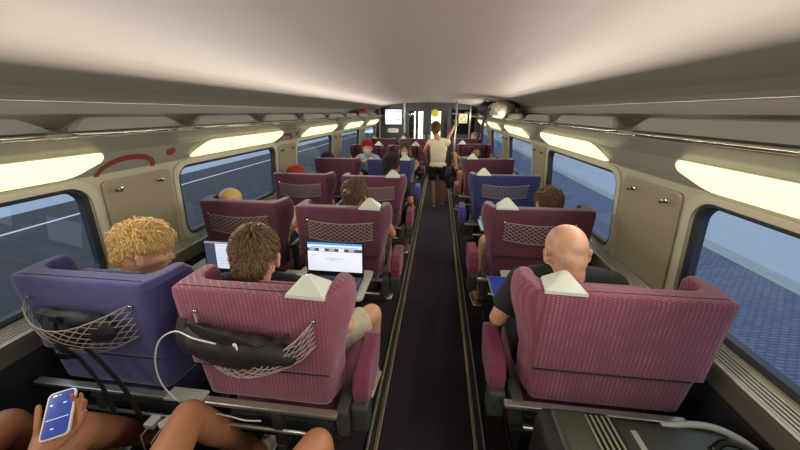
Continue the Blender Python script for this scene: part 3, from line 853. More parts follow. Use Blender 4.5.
def in_hair(d, kind):
    """d unit direction from skull centre in head space"""
    az = math.atan2(abs(d.x), d.y)/pi   # 0 front .. 1 back
    if kind in ('long',): th = .62-.9*min(1, az*2.2) if az < .45 else -.75
    elif kind == 'curly': th = (.52-.25*(az/.3)) if az < .3 else ((.27-.10*((az-.3)/.25)) if az < .55 else .15-.72*min(1, (az-.55)/.35))
    elif az < .28: th = .60-.25*(az/.28)
    elif az < .55: th = .35-.35*((az-.28)/.27)
    else: th = .0-.80*min(1, (az-.55)/.25)
    return d.z > th

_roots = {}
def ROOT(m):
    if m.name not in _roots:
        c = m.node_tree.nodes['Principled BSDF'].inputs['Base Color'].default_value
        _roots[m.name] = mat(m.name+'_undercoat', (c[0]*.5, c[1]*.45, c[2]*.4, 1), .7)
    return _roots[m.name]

def hair(parent, M, kind, m, n=900, L=.035, seed=1, puff=.010):
    rnd = random.Random(seed)
    C = Vector((0, -.012, .030)); R = Vector((.079, .097, .091))
    t = bmesh.new()
    # cap shell
    bmesh.ops.create_icosphere(t, subdivisions=4, radius=1)
    dele = [v for v in t.verts if not in_hair(v.co.normalized(), kind)]
    bmesh.ops.delete(t, geom=dele, context='VERTS')
    for v in t.verts:
        d = v.co.normalized(); nz = noise.noise(d*5+Vector((seed, 0, 0)))
        nn = noise.noise(d*14+Vector((seed, 3, 0)))
        v.co = surf(d, puff*(.35+.4*nz+.2*nn)*(.55+.6*max(0, d.z)))
    for f in t.faces: f.smooth = True
    r = bmesh.ops.solidify(t, geom=t.faces[:], thickness=.006)
    for f in t.faces: f.tag = kind != 'buzz'
    if kind not in ('buzz',):
        cnt = 0
        while cnt < n:
            d = Vector((rnd.gauss(0, 1), rnd.gauss(0, 1), rnd.gauss(0, 1)))
            if d.length < .01: continue
            d.normalize()
            if not in_hair(d, kind): continue
            cnt += 1
            crown = Vector((.12, -.55, .82)).normalized()
            flow = d-crown*1.0; flow = flow-d*flow.dot(d)
            if flow.length < .05: flow = d.orthogonal()
            flow.normalize()
            flow = (flow+Vector((rnd.gauss(0, .3), rnd.gauss(0, .3), rnd.gauss(0, .3)))).normalized()
            if kind == 'curly': flow = (flow+Vector((rnd.gauss(0, .8),)*1+(rnd.gauss(0, .8), rnd.gauss(0, .8)))).normalized()
            LL = L*rnd.uniform(.6, 1.3)*(1.0 if d.z > -.1 else .6)
            pts = []; rs = []
            p = d.copy(); k5 = 5
            ph = rnd.uniform(0, 6.28); lr = rnd.random()
            for k in range(k5+1):
                lift = puff*(.35+(1.0+.9*lr)*sin(pi*min(1, k/k5*.85)))*(.55+.6*max(0, d.z))*(1+(.9 if kind == 'curly' else .35)*noise.noise(d*5.5+Vector((seed, 0, 0))))
                q = p.normalized(); pos = surf(q, lift)
                if kind == 'curly':
                    o1 = q.orthogonal().normalized(); o2 = q.cross(o1)
                    pos += (o1*cos(ph+k*1.1)+o2*sin(ph+k*1.1))*.004+q*.004*sin(ph+k*1.6)
                pts.append(pos); rs.append(.0030*(1-k/k5*.8) if kind != 'curly' else .0027*(1-k/k5*.5))
                p = p+flow*(LL/k5/.09)
            tube(t, pts, rs, 3)
    if kind == 'long':
        for s in (-1, 1):
            for k in range(16):
                a = k/15; x = s*(.070+.018*sin(pi*a)); y = -.075+.11*a
                pts = [(x*.9, y, .03), (x*1.15, y-.002, -.04), (x*1.25, y-.01, -.11), (x*1.1, y-.02, -.18), (x*1.0+s*.01, y-.02, -.225)]
                tube(t, pts, [.012, .015, .014, .011, .004], 6)
    if kind == 'bun':
        for k in range(70):
            a = rnd.uniform(0, 6.28); b_ = rnd.uniform(-1, 1)
            c = Vector((0, -.108, .060))
            pts = []
            for q in range(6):
                aa = a+q*.5; pts.append(c+Vector((.024*cos(aa)*sqrt(1-b_*b_*.7), -.026*b_, .024*sin(aa)*sqrt(1-b_*b_*.7))))
            tube(t, pts, .005, 4)
        ell(t, (0, -.106, .060), (.022, .020, .022), seg=12, rng=8)
    bmesh.ops.transform(t, matrix=M, verts=t.verts)
    for f in t.faces:
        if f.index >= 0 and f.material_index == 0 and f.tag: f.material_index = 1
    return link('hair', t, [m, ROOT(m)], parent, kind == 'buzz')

def person(spec):
    s = dict(vox=.009, skin='skin', hair=('short', 'brown'), shirt='tshirt_black', sleeve=.55, legs='shorts', legcover=.8, head_yaw=0, head_pitch=0, head_roll=0,
             face=0, mask=None, shoes='shoegrey', lean=0, k=1.0, hairn=700, hairL=.035, puff=.010, mouth=True)
    s.update(spec)
    hip = Vector(s['hip']); rz = s['face']; k = s['k']
    Rz = Matrix.Rotation(rz, 3, 'Z')
    t = thing('person', s['label'], 'person', (hip.x, hip.y, 0), 0)
    O = Vector((hip.x, hip.y, 0))
    L = lambda v: Rz @ Vector(v)       # body space -> world direction
    H = Vector((0, 0, hip.z))
    neck = H+L((s.get('nx', 0), s.get('ny', .02), s.get('nz', .42)*k))+(Vector(s['neckoff']) if 'neckoff' in s else Vector((0, 0, 0)))
    hc = Vector(s['head'])-O if 'head' in s else neck+L((0, .03, .165*k))
    sh = {q: neck+L((q*.175*k, 0, -.055*k)) for q in (-1, 1)}
    hj = {q: H+L((q*.095*k, .02, 0)) for q in (-1, 1)}
    def W(v): return Vector(v)-O
    el = {-1: W(s['lel']), 1: W(s['rel'])}; wr = {-1: W(s['lwr']), 1: W(s['rwr'])}
    kn = {-1: W(s['lkn']), 1: W(s['rkn'])}; an = {-1: W(s['lan']), 1: W(s['ran'])}
    def torso(b, inf):
        R3 = Rz.to_4x4()
        ch = H+(neck-H)*.66; wa = H+(neck-H)*.33
        up = (neck-H).normalized(); tilt = Vector((0, 0, 1)).rotation_difference(up).to_matrix().to_4x4() @ R3
        ell(b, H+L((0, 0, .02)), (.165*k+inf, .115*k+inf, .10*k+inf), R3)
        LT = (neck-H).length
        ell(b, wa, (.145*k+inf, .105*k+inf, .36*LT+inf), tilt)
        ell(b, ch, (.162*k+inf, .110*k+inf, .36*LT+inf), tilt)
        ell(b, H+(neck-H)*.5, (.150*k+inf, .106*k+inf, .42*LT+inf), tilt)
        for q in (-1, 1):
            caps(b, sh[q]*.92+ch*.08, (neck+L((0, 0, -.06)))*1.0, .058*k+inf, .066*k+inf)
            caps(b, neck+L((q*.03, -.01, -.005)), sh[q]*.75+neck*.25+Vector((0, 0, .01)), .038*k+inf*.7, .045*k+inf*.8)
    # ---- skin
    b = BM(); torso(b, 0)
    hm = Matrix.Translation(hc) @ (Rz.to_4x4()) @ Euler((s['head_pitch'], s['head_roll'], s['head_yaw']), 'XYZ').to_matrix().to_4x4() @ Matrix.Scale(k*s.get('hs', 1.06), 4)
    caps(b, neck+L((0, -.01, -.04)), hm @ Vector((0, -.03, -.055)), .062*k, .060*k)
    head_mesh(b, hm)
    for q in (-1, 1):
        caps(b, sh[q], el[q], .050*k, .038*k); 
        mid = el[q]*.7+wr[q]*.3
        caps(b, el[q], mid, .038*k, .039*k); caps(b, mid, wr[q], .039*k, .025*k)
        hs = s['lhand' if q < 0 else 'rhand'] if ('lhand' if q < 0 else 'rhand') in s else {}
        fw = Vector(hs.get('fwd', tuple((wr[q]-el[q]).normalized()*.8+Vector((0, 0, -.15)))))
        nr = Vector(hs.get('nrm', (0, 0, -1)))
        hand(b, wr[q], fw, nr, hs.get('side', (1 if q > 0 else -1)*hs.get('flip', 1)*-1), hs.get('curl', .45), hs.get('spread', .05), hs.get('thumb', .55), hs.get('tcurl', .3), k*hs.get('size', 1))
        caps(b, hj[q], kn[q], .090*k, .060*k)
        tm = hj[q]*.6+kn[q]*.4; ell(b, tm, (.088*k,)*3, seg=16, rng=10)
        cm = kn[q]*.68+an[q]*.32
        caps(b, kn[q], cm, .060*k, .060*k); caps(b, cm, an[q], .058*k, .038*k)
        toe = an[q]+L((q*.02, .14*k, -.045)) if 'toes' not in s else an[q]+L(s['toes'])
        caps(b, an[q]+L((0, -.02, -.03)), toe, .036*k, .028*k)
    body = link('body', b, M_[s['skin']], t, True); remesh(body, s['vox'], 5, .5)
    # ---- eyes, lips
    for q in (-1, 1):
        b = BM(); ell(b, hm @ Vector((q*.031, .0725, .004)), (.0115*k,)*3, seg=12, rng=8); e = link('eye', b, M_['eyew'], t, True)
        b = BM(); ell(b, hm @ Vector((q*.031, .0805, .004)), (.0055*k,)*3, seg=10, rng=6); link('iris', b, M_['iris'], e, True)
    if not s['mask'] and s['mouth']:
        b = BM(); ell(b, Vector((0, 0, 0)), (.020, .006, .006), seg=12, rng=8); bmesh.ops.transform(b, matrix=hm @ Matrix.Translation((0, .090, -.058)), verts=b.verts); link('lips', b, M_['lips'], t, True)
    if s['mask']:
        b = BM(); rows = []
        for i in range(7):
            v = i/6; z = -.012-.085*v; row = []
            for j in range(11):
                a = radians(-62+124*j/10); rx = .066-.010*v; ry = .092+.018*sin(pi*v)-.014*v
                row.append((rx*sin(a)*1.05, .004+ry*cos(a)*(.86+.14*cos(a)), z))
            rows.append(row)
        vr = loft(b, rows, closed=False, cap=False, smooth=True)
        bmesh.ops.solidify(b, geom=b.faces[:], thickness=.003)
        for q in (-1, 1):
            for z in (-.02, -.08): tube(b, [(q*.060, .045, z), (q*.078, .01, (z-.01)*.6), (q*.086, -.018, -.0), (q*.084, -.032, -.01)], .0018, 4)
        bmesh.ops.transform(b, matrix=hm, verts=b.verts); link('face_mask', b, M_[s['mask']], t, False)
    if s['hair']:
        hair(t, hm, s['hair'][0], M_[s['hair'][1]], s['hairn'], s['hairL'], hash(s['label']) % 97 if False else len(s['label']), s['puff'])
    # ---- shirt
    if s['shirt']:
        b = BM(); torso(b, .013)
        for q in (-1, 1):
            if s['sleeve'] > 0:
                f = s['sleeve']
                if f <= 1: e2 = sh[q]+(el[q]-sh[q])*f; ell(b, sh[q], (.065*k,)*3); tube(b, [sh[q], e2], [.066*k, .056*k+.006], 14)
                else:
                    ell(b, sh[q], (.065*k,)*3); caps(b, sh[q], el[q], .062*k, .052*k); tube(b, [el[q], el[q]+(wr[q]-el[q])*(f-1)], [.052*k, .040*k], 12)
        o = link('shirt', b, M_[s['shirt']], t, True); remesh(o, max(.010, s['vox']), 3, .5)
        for v in o.data.vertices:
            v.co += v.normal*(.004*noise.noise(v.co*14)+.003*noise.noise(v.co*32))
    # ---- shorts / trousers
    if s['legs']:
        b = BM(); R3 = Rz.to_4x4()
        ell(b, H+L((0, 0, .0)), (.180*k, .128*k, .112*k), R3)
        for q in (-1, 1):
            f = s['legcover']
            if f <= 1: tube(b, [hj[q], hj[q]+(kn[q]-hj[q])*f], [.104*k, .098*k-.024*k*f], 16)
            else:
                caps(b, hj[q], kn[q], .102*k, .074*k); tube(b, [kn[q], kn[q]+(an[q]-kn[q])*(f-1)], [.074*k, .052*k], 14)
        o = link('trousers' if s['legcover'] > 1.3 else 'shorts', b, M_[s['legs']], t, True); remesh(o, max(.010, s['vox']), 3, .5)
        for v in o.data.vertices:
            v.co += v.normal*(.005*noise.noise(v.co*11)+.003*noise.noise(v.co*25))
    # ---- shoes
    for q in (-1, 1):
        b = BM(); R3 = Rz.to_4x4(); a = an[q]+L((0, .045*k, 0)); gz = max(.0, 0)
        zz = a.z-.052
        ell(b, Vector((a.x, a.y, zz+.004))+L((q*.012, .035, 0)), (.046*k, .115*k, .034*k), R3 @ Matrix.Rotation(-q*.1, 4, 'Z'))
        ell(b, Vector((a.x, a.y, zz+.028))+L((0, -.03, 0)), (.042*k, .070*k, .045*k), R3)
        sh_ = link('shoe', b, M_[s['shoes']], t, True); remesh(sh_, .008, 3, .5)
        b = BM(); bx = BM(); box(bx, -.040*k, .040*k, -.085*k, .140*k, -.012, .008, .014, seg=3)
        merge(b, bx, 0, Matrix.Translation(Vector((a.x, a.y, zz-.024))+L((q*.008, .0, 0))) @ R3 @ Matrix.Rotation(-q*.1, 4, 'Z')); link('sole', b, M_['white'], sh_)
        b = BM(); c0 = Vector((a.x, a.y, zz+.038))+L((q*.006, .03, 0))
        for i in range(4): tube(b, [c0+L((-.022, .022*i, -.004*i)), c0+L((0, .022*i+.004, .004-.005*i)), c0+L((.022, .022*i, -.004*i))], .0025, 4)
        link('laces', b, M_['white'], sh_)
    return t

def seated(x, y, z=.635, side=0, **kw):
    """default seated pose facing +y (face=0) or -y (face=pi); any joint can be overridden in world metres"""
    f = kw.get('face', 0); k = kw.get('k', 1.0)
    R = Matrix.Rotation(f, 3, 'Z'); P = Vector((x, y, z))
    w = lambda a, b, c: tuple(P+R @ Vector((a*k, b*k, c)))
    d = dict(hip=(x, y, z), lel=w(-.235, .08, .19), rel=w(.235, .08, .19), lwr=w(-.12, .28, .14), rwr=w(.12, .28, .14),
             lkn=w(-.12, .42, .04), rkn=w(.12, .42, .04), lan=(w(-.13, .45, 0)[0], w(-.13, .45, 0)[1], .09), ran=(w(.13, .45, 0)[0], w(.13, .45, 0)[1], .09))
    d.update(kw); return person(d)

seated(-1.36, 1.13, head=(-1.335, 1.14, 1.170), head_yaw=-.85, head_pitch=-.25, head_roll=0, vox=.007, hair=('curly', 'blond'), hairn=2600, hairL=.052, puff=.013, hs=1.02, shirt='greycloth', legs='shorts',
       nx=-.02, ny=-.02, lan=(-1.5, 1.50, .09), ran=(-1.22, 1.50, .09), label='passenger with curly blond hair at the nearest left window')
seated(-.70, 1.13, head=(-.772, 1.12, 1.180), hs=1.12, head_yaw=.22, head_pitch=-.30, vox=.007, hair=('short', 'brown'), hairn=2400, hairL=.038, puff=.008, shirt='tshirt_navy', legs='beige', legcover=.88,
       neckoff=(-.07, -.02, .02), rkn=(-.345, 1.45, .68), ran=(-.40, 1.50, .09), rel=(-.40, 1.16, .82), rwr=(-.52, 1.40, .795), lwr=(-.78, 1.40, .795), shoes='shoe',
       label='short brown-haired passenger in the nearest left aisle seat, using a laptop')
seated(.62, 1.28, head=(.563, 1.28, 1.205), hs=1.0, nz=.46, head_yaw=.10, head_pitch=-.35, vox=.007, skin='skinshaved', hair=None, shirt='tshirt_black', sleeve=.72, legs='shorts', legcover=1.6, k=1.06,
       neckoff=(-.03, -.04, .0), lel=(.315, 1.26, .86), lwr=(.47, 1.50, .80), mask='black', label='bald man in a black shirt and black mask in the nearest right seat')
seated(.80, 2.32, head=(.825, 2.30, 1.125), head_yaw=.3, head_pitch=-.2, vox=.009, hair=('short', 'brown'), hairn=900, shirt='greycloth', legs='greycloth', legcover=.9, lkn=(.46, 2.62, .68), lan=(.44, 2.62, .09),
       neckoff=(.03, -.02, -.04), label='brown-haired passenger slumped by the right window in the second row')
seated(-1.48, 2.23, head=(-1.66, 2.22, 1.075), head_pitch=-.2, vox=.010, hair=('buzz', 'blond'), puff=.004, shirt='beige', sleeve=1.8, legs='shorts', rel=(-1.235, 2.10, .76), rwr=(-1.195, 2.20, .85), neckoff=(-.07, 0, -.03),
       rhand=dict(fwd=(.1, .3, .5), nrm=(.1, 1, -.1), curl=.5), label='passenger with cropped fair hair at the left window in the second row')
seated(-.58, 2.18, head=(-.615, 2.21, 1.170), head_yaw=-.25, vox=.009, hair=('bun', 'brown'), hairn=900, skin='skintan', shirt='bluecloth', sleeve=.3, legs='shorts', rel=(-.345, 2.26, .86), rwr=(-.42, 2.48, .80), label='brown-haired woman with a bun in the second left aisle seat, bare arm')
seated(-1.50, 3.30, head=(-1.60, 3.30, 1.065), head_pitch=-.2, vox=.012, hair=('short', 'orangehair'), hairn=500, puff=.014, shirt='greycloth', label='orange-haired passenger at the left window in the third row', neckoff=(0, 0, -.03))
seated(-.52, 3.26, head=(-.495, 3.27, 1.225), head_yaw=-.2, vox=.010, hair=('short', 'darkhair'), hairn=700, puff=.013, skin='skintan', shirt='tshirt_navy', sleeve=.7, legs='shorts', rel=(-.285, 3.24, .86), rwr=(-.30, 3.48, .74), rkn=(-.34, 3.62, .68), label='dark-haired passenger in a navy shirt in the third left aisle seat', neckoff=(.03, 0, .02))
seated(-1.52, 4.46, head=(-1.64, 4.46, 1.09), vox=.014, hair=('short', 'darkhair'), hairn=250, shirt='tshirt_navy', label='passenger at the left window in the fourth row, only dark hair showing', neckoff=(0, 0, -.03))
seated(-1.34, 5.94, face=pi, head=(-1.32, 5.72, 1.135), head_pitch=-.1, vox=.012, hair=('short', 'redhair'), hairn=700, puff=.018, mask='mask', shirt='bluecloth', sleeve=1.8, label='red-haired passenger in a white mask facing the camera at the left window', neckoff=(0, -.10, -.05),
       lel=(-1.12, 5.75, .85), rel=(-1.56, 5.75, .85), lwr=(-1.25, 5.55, .95), rwr=(-1.45, 5.55, .95))
seated(-.62, 5.94, face=pi, head=(-.62, 5.76, 1.11), head_pitch=-.1, vox=.012, hair=('long', 'brown'), hairn=600, puff=.014, mask='mask', skin='skintan', shirt='tshirt_navy', sleeve=0, label='brown-haired woman in a white mask facing the camera left of the aisle', neckoff=(0, -.08, -.07),
       lel=(-.38, 5.80, .85), rel=(-.86, 5.80, .85), lwr=(-.46, 5.60, .74), rwr=(-.72, 5.60, .74))
seated(-.85, 7.95, vox=.014, hair=('short', 'brown'), hairn=250, k=1.0, head=(-.82, 7.95, 1.155), shirt='tshirt_navy', label='passenger left of the aisle in the farthest row, only brown hair showing')
seated(.80, 8.12, head=(.88, 8.10, 1.17), vox=.014, hair=('short', 'blond'), hairn=250, shirt='beige', label='fair-haired passenger in the farthest right seat below the hanging strap', head_yaw=2.6)
seated(.55, 6.35, face=pi, head=(.75, 6.40, 1.0), vox=.014, hair=('short', 'darkhair'), hairn=250, skin='skintan', shirt='greycloth', sleeve=.5, label='passenger in grey seated right of the aisle by the pole', rel=(.33, 6.30, 1.0), rwr=(.36, 6.15, .82), rkn=(.42, 5.9, .68), neckoff=(.05, .1, -.15))

# standing passenger in the aisle
def standing():
    x, y = -.02, 5.95
    t = person(dict(nz=.53, hs=1.1, hip=(x+.02, y, .80), head=(x-.045, y+.06, 1.475), k=.93, vox=.009, skin='skintan', hair=('short', 'brown'), hairn=900, puff=.012, shirt='cream', sleeve=.12, legs='shorts', legcover=.80, head_pitch=-.15, head_yaw=-.1,
        lel=(x-.25, y+.05, 1.08), lwr=(x-.22, y+.2, .90), rel=(x+.20, y+.22, 1.32), rwr=(x+.30, y+.42, 1.50), rhand=dict(fwd=(.2, .8, .5), nrm=(0, -.3, -1), curl=.6),
        lkn=(x-.07, y+.05, .46), lan=(x-.03, y-.04, .085), rkn=(x+.13, y+.10, .46), ran=(x+.15, y+.16, .085), shoes='shoegrey',
        label='person in a cream sleeveless top standing in the aisle, right arm raised'))
    return t
standing()

# front passengers (legs in the foreground) and the hand with the phone
pc = Vector((-1.205, .585, .845))                       # phone centre
pl_ = Vector((-.085, .125, .085)).normalized()          # phone long axis, upwards
pn = Vector((.25, -.40, .85)); pn = (pn-pl_*pn.dot(pl_)).normalized()   # screen normal
pw = pl_.cross(pn).normalized()
wrist = pc-pl_*.098-pn*.026-pw*.050
seated(-1.37, .14, ny=-.08, head=(-1.36, .04, 1.24), vox=.0065, skin='skintan', hair=('short', 'darkhair'), hairn=500, shirt='tshirt_navy', legs='shorts', legcover=.62,
       lkn=(-1.56, .62, .680), rkn=(-1.22, .62, .715), lan=(-1.66, .80, .09), ran=(-1.47, 1.02, .09), lel=(-1.52, .10, .80), lwr=tuple(wrist), rel=(-1.12, .14, .80), rwr=(-1.06, .32, .80),
       lhand=dict(fwd=tuple(pl_*.72+pw*.70), nrm=tuple(pn), side=-1, curl=.42, spread=.03, thumb=.80, tcurl=0, size=1.12), label='tanned bare-kneed passenger at bottom left, holding a phone')
seated(-.66, .14, ny=-.10, head=(-.66, -.01, 1.24), vox=.009, skin='skintan', hair=('short', 'brown'), hairn=500, shirt='greycloth', legs='shorts', legcover=.62,
       lkn=(-.905, .735, .688), rkn=(-.385, .70, .665), lan=(-.865, 1.0, .09), ran=(-.42, .80, .09), lel=(-.90, .22, .84), rel=(-.42, .22, .84), lwr=(-.76, .38, .80), rwr=(-.56, .38, .80), shoes='shoe', label='passenger in the bottom left aisle seat, knees spread and pale sneakers')

# phone
t = thing('smartphone', 'smartphone in a pale case held over the knees at bottom left', 'phone', pc)
Mx = Matrix((pw, pl_, pn)).transposed().to_4x4(); t.rotation_euler = Mx.to_euler()
b = BM(); pts = rrect(.072, .148, .014, 5); pin = rrect(.068, .144, .013, 5)
loft(b, [[(u, v, -.005) for u, v in pin], [(u, v, -.004) for u, v in pts], [(u, v, .005) for u, v in pts], [(u, v, .006) for u, v in pin]]); link('phone_case', b, M_['white'], t)
b = BM(); pts = rrect(.063, .139, .010, 5)
loft(b, [[(u, v, .0055) for u, v in pts], [(u, v, .0068) for u, v in pts]]); sc1 = link('phone_display', b, M_['phonescr'], t)
b = BM()
for (u0, u1, v0, v1) in ((-.022, -.012, .058, .064), (-.008, -.002, .060, .062), (.008, .016, .030, .033), (-.025, -.018, .030, .034), (-.028, .028, -.015, -.0135), (-.012, -.004, -.045, -.042)): box(b, u0, u1, v0, v1, .0068, .0073)
link('display_text', b, M_['phonetxt'], sc1)

# ------------------------------------------------------------------ laptops and small things
def laptop(x, y, z, w, d, ang, label, keym, deckm, page):
    t = thing('laptop', label, 'laptop', (x, y, z))
    b = BM(); box(b, -w/2, w/2, -d, 0, .0, .016, .004); base = link('laptop_base', b, deckm, t)
    b = BM()
    for r in range(5):
        n = 13
        for i in range(n):
            x0 = -w/2+.02+(w-.04)*i/n; box(b, x0, x0+(w-.04)/n*.78, -.045-.019*r-.014, -.045-.019*r, .016, .0185)
    link('keyboard', b, keym, base)
    b = BM(); box(b, -.05, .05, -d+.015, -.150, .016, .0167); link('touchpad', b, M_['seatgrey'], base)
    R = Matrix.Translation((0, -.002, .014)) @ Matrix.Rotation(radians(ang), 4, 'X')
    b = BM(); tb = BM(); box(tb, -w/2, w/2, 0, .007, 0, d, .002); merge(b, tb, 0, R); lid = link('laptop_lid', b, M_['blackgloss'], t)
    b = BM()
    for q_, (u0, u1, v0, v1, mi) in enumerate(page(w, d)):
        tb = BM(); box(tb, u0, u1, -.0016-.00012*q_, -.0006, v0, v1); merge(b, tb, mi, R)
    link('laptop_screen', b, [M_['page'], M_['pageblue'], M_['pagedark'], M_['pagegrey']], lid)
    return t
def pageA(w, d):
    a, b_ = -w/2+.010, w/2-.010; c0, c1 = .022, d-.008
    L = [(a, b_, c0, c1, 0), (a, b_, c1-.014, c1, 1), (a+.02, b_-.02, c1-.032, c1-.026, 3), (a, b_, c1-.058, c1-.036, 2)]
    for i in range(5): L.append((a+.012+i*.066, a+.05+i*.066, c1-.056, c1-.038, 0 if i % 2 else 3))
    L += [(-.06, .06, c0+.085, c0+.089, 3), (-.035, .035, c0+.072, c0+.075, 3), (a+.02, a+.05, c0+.105, c0+.109, 3)]
    return L
def pageB(w, d):
    a, b_ = -w/2+.010, w/2-.010; c0, c1 = .022, d-.008
    L = [(a, b_, c0, c1, 2), (a+.075, b_-.004, c0, c1-.012, 0), (a, b_, c1-.01, c1, 3)]
    for i in range(7): L.append((a+.095, b_-.09, c1-.03-.02*i, c1-.027-.02*i, 3))
    return L
laptop(-.642, 1.715, .7585, .385, .222, -8, 'open laptop showing a white web page on the tray before the brown-haired passenger', M_['key'], M_['blackgloss'], pageA)
laptop(-1.345, 1.665, .7585, .36, .215, -6, 'open laptop with lit keyboard and half dark screen on the left window tray', M_['litkey'], M_['blackgloss'], pageB)

t = thing('tablet', 'dark blue tablet lying on the tray in front of the bald man', 'tablet', (.47, 1.83, .7590))
b = BM(); box(b, -.12, .12, -.24, 0, 0, .008, .003); link('tablet_case', b, M_['silver'], t)
b = BM(); box(b, -.110, .110, -.23, -.01, .008, .0092); link('tablet_screen', b, M_['tablet'], t)
t = thing('notebook', 'pale notebook on the tray behind the blue right seat', 'notebook', (.52, 2.95, .7588))
b = BM(); box(b, -.10, .10, -.28, 0, 0, .012, .002); link('pages', b, M_['paper'], t)
b = BM(); box(b, -.103, .103, -.283, .003, .012, .014, .001); link('cover', b, M_['bluecloth'], t)
b = BM(); loft(b, [[(-1.24, 2.32, .925), (-1.12, 2.32, .915), (-1.11, 2.34, 1.03), (-1.23, 2.34, 1.04)], [(-1.24, 2.323, .925), (-1.12, 2.323, .915), (-1.11, 2.343, 1.03), (-1.23, 2.343, 1.04)]])
tag(link('paper_sheet', b, M_['paper']), 'pale paper sheet held between the second row left seats', 'paper')

# bags in the nets
def softbag(name, label, cat, m, blobs, straps, strapm, vox=.008, dispf=.006):
    t = thing(name, label, cat, (0, 0, 0))
    b = BM()
    for c, r, rot in blobs: ell(b, Vector(c), r, Euler(rot).to_matrix().to_4x4())
    o = link('bag_body', b, m, t, True); remesh(o, vox, 4, .5)
    for v in o.data.vertices: v.co += v.normal*(dispf*noise.noise(v.co*12)+dispf*.5*noise.noise(v.co*30))
    for st in straps:
        b = BM(); pts = smooth(st[0]); w = st[1]
        rings = []
        for i, p in enumerate(pts):
            d = (pts[min(i+1, len(pts)-1)]-pts[max(i-1, 0)]).normalized(); nrm = Vector(st[2]) if len(st) > 2 else Vector((0, -1, 0))
            lat = d.cross(nrm).normalized()*w; nn = lat.cross(d).normalized()*.0022
            rings.append([p-lat-nn, p+lat-nn, p+lat+nn, p-lat+nn])
        loft(b, rings); link('strap', b, strapm, t)
    return t
bg = softbag('shoulder_bag', 'black shoulder bag stuffed in the net of the nearest purple aisle seat', 'bag', M_['black'],
        [((-.72, .80, .975), (.175, .050, .078), (0, .10, 0)), ((-.60, .81, .970), (.13, .045, .06), (0, .25, 0)), ((-.84, .82, .985), (.08, .04, .065), (0, .5, 0))],
        [([(-.91, .835, 1.03), (-.84, .79, 1.06), (-.74, .765, 1.055), (-.66, .77, 1.02), (-.58, .785, .98)], .022), ([(-.80, .775, 1.04), (-.70, .762, .985), (-.60, .775, 1.0), (-.50, .83, 1.03)], .012), ([(-.92, .84, 1.06), (-.925, .81, .99), (-.89, .80, .93)], .018)], M_['black'])
b = BM(); ell(b, (-.665, .762, 1.03), (.008, .003, .008)); ell(b, (-.66, .762, 1.018), (.004, .003, .010)); link('logo_charm', b, M_['white'], bg, True)
bg = softbag('sling_bag', 'black sling bag with dangling straps in the net of the blue seat', 'bag', M_['black'],
        [((-1.39, .81, .985), (.085, .048, .085), (0, .3, 0)), ((-1.47, .83, 1.01), (.09, .035, .05), (0, .35, 0)), ((-1.29, .82, 1.00), (.09, .038, .06), (0, .2, 0)), ((-1.36, .80, 1.05), (.10, .03, .03), (0, 0, 0))],
        [([(-1.50, .80, 1.05), (-1.42, .775, 1.07), (-1.36, .772, 1.055)], .010), ([(-1.405, .775, 1.075), (-1.41, .762, 1.0), (-1.40, .772, .92), (-1.39, .79, .86)], .022),
         ([(-1.39, .792, .87), (-1.345, .788, .78), (-1.32, .785, .68), (-1.30, .77, .56)], .010), ([(-1.33, .79, .92), (-1.28, .79, .84), (-1.23, .79, .72), (-1.17, .77, .56)], .012)], M_['black'])
b = BM(); box(b, -1.425, -1.375, .757, .765, .885, .915, .003); box(b, -1.39, -1.35, .762, .770, 1.06, 1.085, .003); link('buckle', b, M_['blackgloss'], bg)
# phone charging cable and plugs
b = BM()
tube(b, smooth([(-.72, .745, 1.045), (-.80, .745, 1.06), (-.90, .78, 1.05), (-.99, .79, .99), (-1.04, .79, .88), (-1.03, .78, .78), (-.98, .78, .70), (-.95, .79, .650), (-.89, .80, .630), (-.80, .80, .622), (-.72, .79, .624), (-.66, .80, .618)]), .0030, 6)
tag(link('charging_cable', b, M_['cable']), 'white charging cable looping between the two nearest left seats', 'cable')
t = thing('charger_plug', 'white charger plug on the seat rail by the bottom left knee', 'charger', (-1.10, .775, .60))
b = BM(); box(b, -.022, .022, -.045, .0, -.010, .014, .005); link('plug_body', b, M_['white'], t)
b = BM(); tube(b, [(0, -.045, 0), (-.01, -.07, -.01), (-.005, -.08, -.08), (.03, -.06, -.15), (.05, -.03, -.24)], .0025, 6); link('plug_cable', b, M_['cable'], t)
t = thing('charger_plug', 'second white charger block right of the other plug on the seat rail', 'charger', (-1.025, .78, .60))
b = BM(); box(b, -.020, .020, -.055, .0, -.012, .016, .005, mtx=Matrix.Rotation(-.5, 4, 'Z')); link('plug_body', b, M_['white'], t)
b = BM(); tube(b, [(-.02, -.05, .0), (-.03, -.09, -.02), (-.02, -.1, -.1)], .0025, 6); link('plug_cable', b, M_['cable'], t)
# card stuck in the gap
b = BM(); box(b, -1.43, -1.37, .74, .745, .40, .50, .002); tag(link('pink_card', b, M_['pink']), 'small pinkish card hanging under the nearest blue seat rail', 'card')

